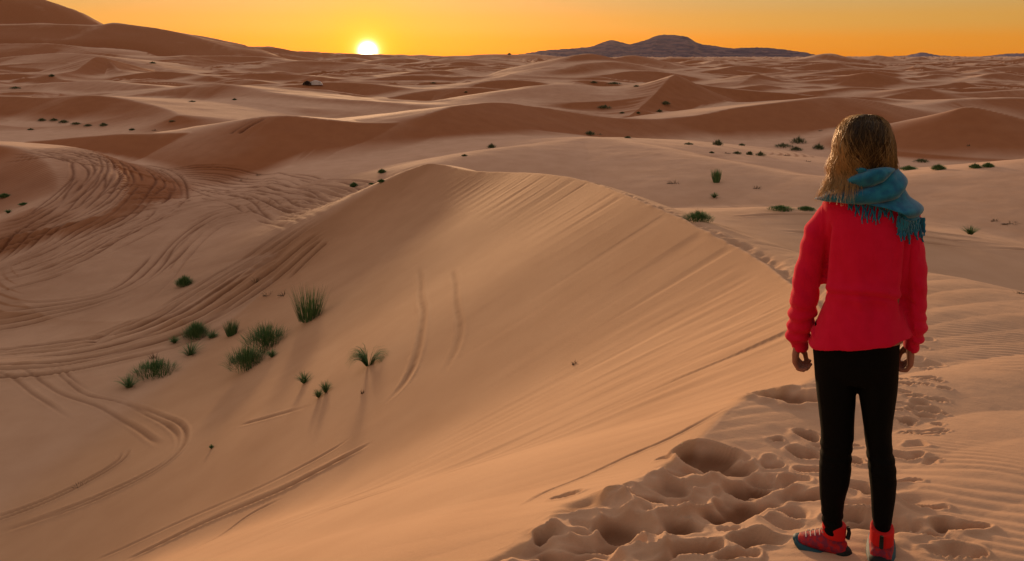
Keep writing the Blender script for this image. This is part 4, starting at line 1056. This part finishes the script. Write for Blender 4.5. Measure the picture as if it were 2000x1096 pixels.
for i in range(2700):
    th = rh.uniform(-math.pi * 1.12, math.pi * .12)                          # back and sides only
    v0 = 225 + 60 * rh.random() ** 2.2; clump = rh.choice(range(90)); cth = -math.pi * 1.1 + clump / 90 * math.pi * 1.2
    left = math.cos(th) < -.62; v1 = rh.uniform(334, 350) if not left else 342 + (6 + 38 * (-math.cos(th) - .62) / .38) * rh.random() ** 1.1
    if math.cos(th) > .6: v1 = rh.uniform(345, 364)
    lift = rh.uniform(.001, .006) + (.006 * rh.random() if i % 9 == 0 else 0)
    if i % 4 == 0: th = -math.pi + rh.uniform(-.35, .30); lift = rh.uniform(.003, .010); left = True; v1 = 330 + 58 * rh.random() ** 1.3
    elif i % 17 == 0: th = rh.uniform(-.2, .2); lift = rh.uniform(.003, .008); left = False; v1 = rh.uniform(345, 362)
    fly = i % 13 == 0; rnd1 = rh.random()
    path = []; n = 13
    wav = rh.uniform(0, 6.28); amp = rh.uniform(.02, .10); part = .35 * math.sin(th * 2)
    for k in range(n):
        t = k / (n - 1); v = v0 + (v1 - v0) * t
        a = th + (cth - th) * .55 * t + amp * math.sin(t * 7 + wav) + .10 * math.sin(t * 3 + clump)
        p = hair_pt(a, min(v, 346), lift + .003 * math.sin(clump * 1.7 + t * 6))
        if v > 346:
            e = (v - 346); p = p + np.array([(-.30 * e * K if left else .22 * e * K), -.0006 * e, -e * K])
        if left and v > 300: p = p + np.array([-.0011, -.0008, 0]) * (v - 300) * .30
        if left and v > 330: p = p + np.array([-.06 * K, -.60 * K * (1 if math.sin(th) < .1 else 0), 0]) * (v - 330)
        if fly: p = p + np.array([math.cos(th), math.sin(th), 0]) * (.003 + .009 * t * rnd1) + np.array([.004 * math.sin(9 * t + wav), 0, .002 * math.cos(11 * t + wav)])
        path.append(p)
    if i % 37 == 0:
        for k in range(5, n): path[k] = path[k] + np.array([math.cos(th), math.sin(th), 0]) * .0022 * (k - 4) * rh.random() * 1.2
    r0 = rh.uniform(.0007, .0016) * (.6 if fly else 1); b = len(VV)
    v_, f_ = tube(path, [r0 * (1 - .75 * (k / (n - 1)) ** 2) for k in range(n)], 4)
    VV += v_; FF += [tuple(q_ + b for q_ in q) for q in f_]
    tn = min(1, max(0, .01 + .16 * rh.random() ** 2 + .42 * max(0, math.sin(clump * 2.3)) ** 3 + (.75 if math.cos(th) < -.86 else .22 if left else .40 if math.cos(th) > .85 else 0))); TT += [tn] * len(v_)  # backlit rim painted into the strand tone, strongest along the left edge
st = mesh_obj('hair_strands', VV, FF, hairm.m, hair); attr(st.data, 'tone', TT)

# --- boots
upm = Mat('red_boot_fabric', .7); upm.color(upm.mix(upm.remap(upm.noise(55, 3), .42, .58), (0.42, 0.012, 0.016), (0.20, 0.02, 0.05))); upm.bump(upm.noise(400, 2), .3, .001)
redc = Mat('bright_red_collar', .8, (.62, .012, .012)); solem = Mat('petrol_sole', .6, (.012, .065, .09)); rubm = Mat('black_rubber', .7, (.01, .014, .014)); lacem = Mat('lace', .8, (.55, .50, .48))
def boot(ankle, heading, length, width, soil):
    """ankle = point in her frame above the heel; heading = angle of the toe from +y towards +x"""
    c_, s_ = math.cos(heading), math.sin(heading)
    wq = to_world((ankle[0] + s_ * length * .3, ankle[1] + c_ * length * .3, 0)); zg = gz_at(wq[0], wq[1]) - BASE[2] - soil
    o0 = np.array([ankle[0], ankle[1], zg])
    def T(x, y, z): return (o0[0] + x * c_ + y * s_, o0[1] - x * s_ + y * c_, o0[2] + z)      # x across, y to the toe
    stn = [-.30, -.27, -.15, 0, .15, .30, .45, .58, .66, .70]                                  # fractions of length
    def sw(t): return width / 2 * (.74 + .26 * math.sin(max(0, min(1, (t + .3))) * math.pi * .9)) * (1 if -.27 < t < .6 else (.75 if t < .68 else .5))
    def strip(z0, z1, grow, toe_up):
        V = []; Fc = []; n = len(stn)
        out_ = [(sw(t) * grow, t * length) for t in stn]; loop = [(-a, b) for a, b in out_] + [(a, b) for a, b in reversed(out_)]
        m_ = len(loop)
        for z, g in ((z0, .95), (z0 + .004, 1.0), ((z0 + z1) / 2, 1.03), (z1, .98)):
            for a, b in loop: V.append(T(a * g, b * (1 + (g - 1) * .4), z + toe_up * max(0, (b / length - .45)) ** 1.5))
        for j in range(3):
            for k in range(m_): k2 = (k + 1) % m_; Fc.append((j * m_ + k, j * m_ + k2, (j + 1) * m_ + k2, (j + 1) * m_ + k))
        Fc.append(tuple(reversed(range(m_)))); Fc.append(tuple(range(3 * m_, 4 * m_))); return V, Fc
    up_ = []
    prof = {-.28: .080, -.2: .095, 0: .105, .15: .102, .28: .090, .40: .076, .52: .064, .62: .052, .68: .030}
    n = 22; V = []; Fc = []; ks = sorted(prof)
    for t in ks:
        hh = prof[t]; w = sw(t) * .96
        for k in range(n):
            a = math.pi * 2 * k / n; X = w * math.copysign(abs(math.cos(a)) ** .8, math.cos(a)); Z = .018 + (hh - .018) * .5 * (1 + math.sin(a))
            X *= 1 - .28 * max(0, math.sin(a)); V.append(T(X, t * length, Z + .03 * max(0, t - .45) ** 1.5))
    for j in range(len(ks) - 1):
        for k in range(n): k2 = (k + 1) % n; Fc.append((j * n + k, j * n + k2, (j + 1) * n + k2, (j + 1) * n + k))
    Fc.append(tuple(range(n))); Fc.append(tuple(reversed(range((len(ks) - 1) * n, len(ks) * n))))
    def shaft(z0, z1, w0, w1, g=1.0):
        V = []; F_ = []; n = 24; rows = 6
        for j in range(rows):
            t = j / (rows - 1); z = z0 + (z1 - z0) * t; rr = (w0 + (w1 - w0) * t) * g
            for k in range(n):
                a = 2 * math.pi * k / n; dip = .014 * t * math.sin(a) - .012 * t * abs(math.cos(a)) * 0
                V.append(T(rr * math.cos(a), -.02 * length / .25 + rr * 1.18 * math.sin(a) + .01, z + dip * (1 if math.sin(a) > 0 else .3)))
        for j in range(rows - 1):
            for k in range(n): k2 = (k + 1) % n; F_.append((j * n + k, j * n + k2, (j + 1) * n + k2, (j + 1) * n + k))
        F_.append(tuple(range(n))); F_.append(tuple(reversed(range((rows - 1) * n, rows * n)))); return V, F_
    b = empty('boot'); b.parent = root; b['label'] = 'red hiking boot with petrol blue sole'
    fuse('upper', [(V, Fc), shaft(.05, .125, width * .40, width * .40)], .0035, upm.m, 4, None, b)
    fuse('collar', [shaft(.092, .152, width * .44, width * .45)], .004, redc.m, 3, None, b)
    v_, f_ = strip(0, .026, 1.10, .10); mesh_obj('sole', v_, f_, solem.m, b)
    # rubber heel cup and toe cap
    fuse('heel_cup', [(lambda q: q)(ball(T(0, -.20 * length, .036), (width * .44, width * .44, .030), 18, 10))], .004, rubm.m, 2, None, b)
    fuse('toe_cap', [ball(T(0, .60 * length, .030), (width * .36, width * .36, .020), 18, 10)], .004, solem.m, 2, None, b)
    lv = []; lf = []
    for i in range(5):
        y = (.12 + i * .085) * length; z = .110 - i * .0095; b0 = len(lv)
        v_, f_ = tube([T(-.026, y, z - .008), T(-.01, y + .006, z + .004), T(.01, y - .004, z + .004), T(.026, y + .006, z - .008)], [.0022] * 4, 6)
        lv += v_; lf += [tuple(q_ + b0 for q_ in q) for q in f_]
    for s in (-1, 1):
        b0 = len(lv); v_, f_ = tube([T(0, .14 * length, .108), T(s * .022, .16 * length, .122), T(s * .034, .15 * length, .112), T(s * .02, .14 * length, .104)], [.0022] * 4, 6)
        lv += v_; lf += [tuple(q_ + b0 for q_ in q) for q in f_]
    mesh_obj('laces', lv, lf, lacem.m, b)
    tb, tf = tube([T(0, -.29 * length, .10), T(0, -.31 * length, .128), T(0, -.29 * length, .150)], [.008, .008, .007], 8); mesh_obj('pull_tab', tb, tf, rubm.m, b)
    return b
boot(Wp(1625, 1050), R(-80), .205, .088, .013)
boot(Wp(1722, 1050), R(2), .235, .098, .015)
# ------------------------------------------------------------------ desert air
hz = mesh_obj('haze', [(x, y, z) for z in (-60, 380) for y in (-60, 5550) for x in (-8600, 8600)],
              [(0, 2, 3, 1), (4, 5, 7, 6), (0, 1, 5, 4), (2, 6, 7, 3), (0, 4, 6, 2), (1, 3, 7, 5)], smooth=False)
hm = bpy.data.materials.new('air'); hm.use_nodes = True; hm.node_tree.nodes.clear()
pv = hm.node_tree.nodes.new('ShaderNodeVolumePrincipled'); ho = hm.node_tree.nodes.new('ShaderNodeOutputMaterial')
pv.inputs['Color'].default_value = (.88, .76, .72, 1); pv.inputs['Density'].default_value = .000010; pv.inputs['Anisotropy'].default_value = .55
hm.node_tree.links.new(pv.outputs[0], ho.inputs['Volume']); hz.data.materials.append(hm)
tag(hz, 'thin desert haze over the far dunes', 'haze', kind='stuff')
